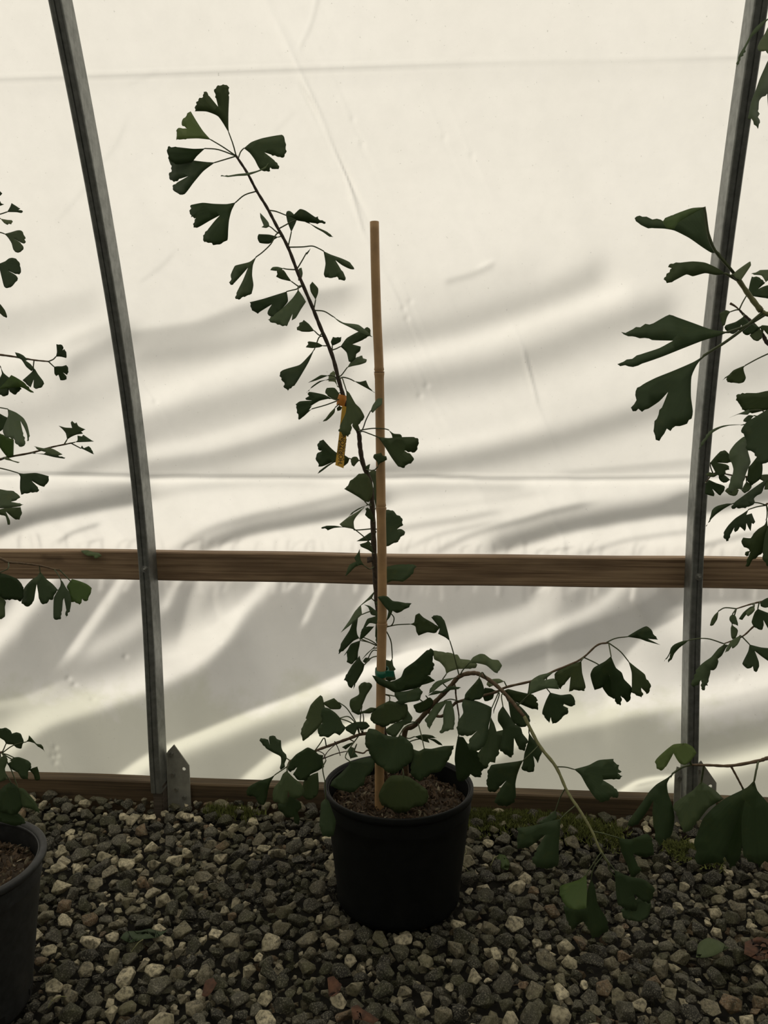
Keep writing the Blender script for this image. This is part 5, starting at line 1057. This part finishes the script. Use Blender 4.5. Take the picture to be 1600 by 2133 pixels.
grow(G4, S4, (1250, 400, .25792), yn, """
d0 ; 1080 650 ; 950 490, 920 430, 860 250, 843 120, 700 150, 590 185, 525 210, 510 235, 400 210, 320 190, 280 210, 290 235, 330 265, 420 290, 520 295, 600 310, 720 370, 820 440, 900 490
y1 ; 900 420 ; 843 122, 740 130, 600 180, 520 220, 512 250, 540 290, 600 300, 640 240, 720 190
d0 ; 1130 730 ; 1020 660, 940 610, 850 570, 750 560, 650 570, 560 585, 550 605, 580 615, 520 690, 515 705, 540 735, 600 715, 700 665, 750 680, 850 655, 940 670
l0 ; 1120 720 ; 1070 665, 1110 630, 1180 580, 1215 560, 1220 590, 1140 710, 1105 700
d0 ; 1340 990 1180 1080 ; 1040 1130, 900 1110, 760 1060, 620 1010, 560 990, 430 1060, 400 1070, 290 1090, 240 1120, 170 1130, 260 1165, 420 1195, 590 1200, 480 1260, 330 1310, 190 1370, 140 1390, 230 1408, 340 1385, 500 1330, 650 1270, 830 1200, 960 1160
d0 ; 1310 980 1150 1110 1000 1220 ; 840 1320, 760 1370, 600 1440, 450 1500, 370 1540, 300 1580, 285 1640, 295 1680, 250 1740, 265 1770, 310 1750, 340 1775, 390 1750, 480 1690, 550 1615, 500 1740, 440 1850, 432 1930, 450 2000, 480 2010, 520 1950, 540 1910, 570 1930, 610 1890, 680 1880, 740 1830, 750 1770, 735 1650, 740 1490, 780 1400
""", 1.0, 2.6)
grow(G4, S4, (1420, 540, .1125), yn, """
l0 ; 1900 500 ; 1720 300, 1560 420, 1480 300, 1340 285, 1290 265, 1400 230, 1450 200, 1700 190
""")
grow(G4, S4, (1420, 760, .1125), yn, """
d0 ; 1750 810 ; 1720 840, 1600 820, 1500 880, 1350 970, 1210 1050, 1120 1170, 1100 1220, 1160 1310, 1200 1400, 1200 1560, 1280 1590, 1330 1620, 1480 1840, 1600 1800, 1720 1750
""")
grow(G4, S4, (1500, 20, .12195), yn, """
l0 ; 900 60 ; 830 150, 740 190, 600 310, 520 430, 420 620, 320 790, 280 990, 330 890, 400 750, 440 720, 430 680, 540 470, 650 370, 740 270
l0 ; 930 90 ; 860 290, 820 300, 760 420, 690 520, 640 640, 660 700, 740 710, 780 700, 830 760, 900 600
l1 ; 940 100 960 500 ; 870 850, 820 870, 760 1000, 680 1180, 620 1350, 540 1550, 490 1800, 500 1880, 540 1860, 580 1960, 650 2035, 665 1960, 660 1700, 670 1560, 720 1490, 780 1470, 820 1420, 900 1300
d1 ; 950 100 970 600 ; 900 900, 840 1000, 790 1180, 820 1240, 810 1450, 830 1700, 900 1800, 960 1500
""")
grow(G4, S4, (1250, 1450, .21875), yn, """
d1 ; 870 655 780 680 ; 690 740, 640 780, 540 840, 470 910, 410 1000, 280 1180, 265 1230, 310 1245, 400 1170, 480 1050, 510 990, 500 1100, 510 1250, 530 1370, 585 1440, 600 1360, 630 1380, 690 1290, 710 1150, 690 1040, 650 930, 640 830
y1 ; 870 652 840 560 ; 790 450, 700 460, 620 520, 530 610, 540 690, 580 710, 630 670, 700 545, 730 600, 760 640, 810 655, 860 620, 900 570, 920 540, 880 480, 820 450
d2 ; 1510 622 1490 700 ; 1470 800, 1400 870, 1200 970, 1080 1060, 980 1170, 920 1330, 910 1450, 930 1600, 1000 1600, 1180 1580, 1220 1430, 1300 1200, 1385 985, 1350 1150, 1350 1350, 1370 1530, 1450 1580, 1520 1640, 1570 1570, 1640 1600, 1750 1500, 1700 1200, 1600 1020, 1500 900
d-1 ; 1350 868 ; 1380 960, 1280 1150, 1210 1300, 1180 1500, 1250 1640, 1330 1550, 1360 1350, 1390 1150
d-1 ; 1000 656 ; 965 815, 880 900, 720 1010, 700 1060, 760 1200, 800 1300, 860 1280, 950 1170, 1040 1060, 1180 980, 1100 900, 1010 840
""", 1.5, 1.9)

# ================================================================ LOOSE LEAVES
def loose(px, label, mat, zc, size=1.0, name='fallen_leaf', curl=0.4, seed=1):
    """px: outline in photo pixels lying on the surface at height zc"""
    rr = random.Random(seed); R = refine(px, 1.2, rr); base = atZ(*R[0], zc)
    pts = [Vector((float(a), float(b))) for a, b in R]; n = len(pts); c = R.mean(0)
    for k in range(10):
        q = c+(R[rr.randrange(n)]-c)*rr.uniform(.2, .7)
        if inside(q, R): pts.append(Vector((float(q[0]), float(q[1]))))
    res = delaunay_2d_cdt(pts, [], [list(range(n))], 1, 1e-5); P = []
    for v in res[0]:
        p = atZ(v.x, v.y, zc); d = np.linalg.norm(p[:2]-base[:2]); p = p+np.array([0, 0, curl*0.012*math.sin(d*60+seed)]); P.append(p)
    P = np.array(P); o = leaf_object(P, [tuple(f) for f in res[2]], base, np.stack([P[:, 0]*3, P[:, 1]*3], 1), mat, None, name)
    tag(o, label, 'leaf'); return o
f1 = loose([(298, 1957), (270, 1958), (250, 1950), (262, 1938), (290, 1934), (312, 1930), (335, 1936), (350, 1934), (330, 1946), (312, 1952)], 'green ginkgo leaf lying on the gravel with its stalk towards the path', M_LEAF['d'], 0.022, seed=3)
tube('petiole', [np.array(f1.location), np.array(f1.location)+np.array([-0.004, -0.012, 0.002]), np.array(f1.location)+np.array([-0.010, -0.030, -0.004])], 0.001, M_GREENTWIG, f1, 5, base=f1.location)
loose([(1450, 1990), (1455, 1965), (1475, 1958), (1500, 1966), (1520, 1980), (1490, 1988)], 'dark green fallen leaf on the gravel below the big hanging leaves', M_LEAF['d'], 0.020, seed=4)
loose([(420, 2068), (428, 2045), (445, 2040), (452, 2050), (440, 2066), (430, 2072)], 'small brown curled dead leaf resting on gravel', M_DEAD, 0.020, seed=5)
loose([(685, 2072), (682, 2050), (694, 2046), (712, 2062), (705, 2078), (692, 2082)], 'reddish brown dead leaf scrap in front of the staked pot', M_DEAD, 0.022, seed=6, curl=.9)
loose([(735, 2133), (732, 2108), (745, 2092), (756, 2112), (790, 2125), (775, 2140)], 'broad rusty dead leaf at the edge of the path', M_DEAD, 0.020, seed=7, curl=.8)
loose([(1550, 1990), (1552, 1960), (1580, 1950), (1610, 1960), (1610, 1990), (1580, 2000)], 'large dark brown dead leaf on gravel under the big leaves', M_DEAD, 0.027, seed=8, curl=.2)
f9 = loose([(1040, 1782), (1052, 1776), (1062, 1790), (1058, 1806), (1046, 1800), (1034, 1786)], 'yellow green leaf scrap on gravel right of the staked pot', M_LEAF['y'], 0.022, seed=9, curl=.8)
tube('petiole', [np.array(f9.location), np.array(f9.location)+np.array([-0.010, -0.012, 0.003]), np.array(f9.location)+np.array([-0.020, -0.034, -0.004])], 0.0012, M_GREENTWIG, f9, 5, base=f9.location)
# leaf lodged on top of the timber rail
rr = random.Random(21); P, tris, base, uv = blade([(168, 1147), (182, 1146), (195, 1150), (207, 1152), (212, 1158), (204, 1161), (203, 1163), (197, 1163), (195, 1158), (183, 1158), (173, 1152)], 1.846, (0.1, -1.7), 0.0, 0.6, rr)
tag(leaf_object(P, tris, base, uv, M_LEAF['y'], None, 'fallen_leaf'), 'pale green leaf caught on the edge of the timber rail', 'leaf')
# dry stems and straws on the gravel
def straw(pts, label, r=0.0008):
    P = [atZ(x, y, z) for x, y, z in pts]; tag(tube('straw', catmull(np.array(P), 5), r, M_GREENTWIG, None, 5), label, 'straw')
straw([(965, 1760, .016), (972, 1775, .022), (960, 1790, .02), (975, 1815, .016)], 'thin dry straw bent over stones right of the staked pot')
straw([(100, 2100, .014), (108, 2085, .022), (125, 2076, .02), (150, 2078, .014)], 'thin dry straw curled on gravel beside the charcoal pot')
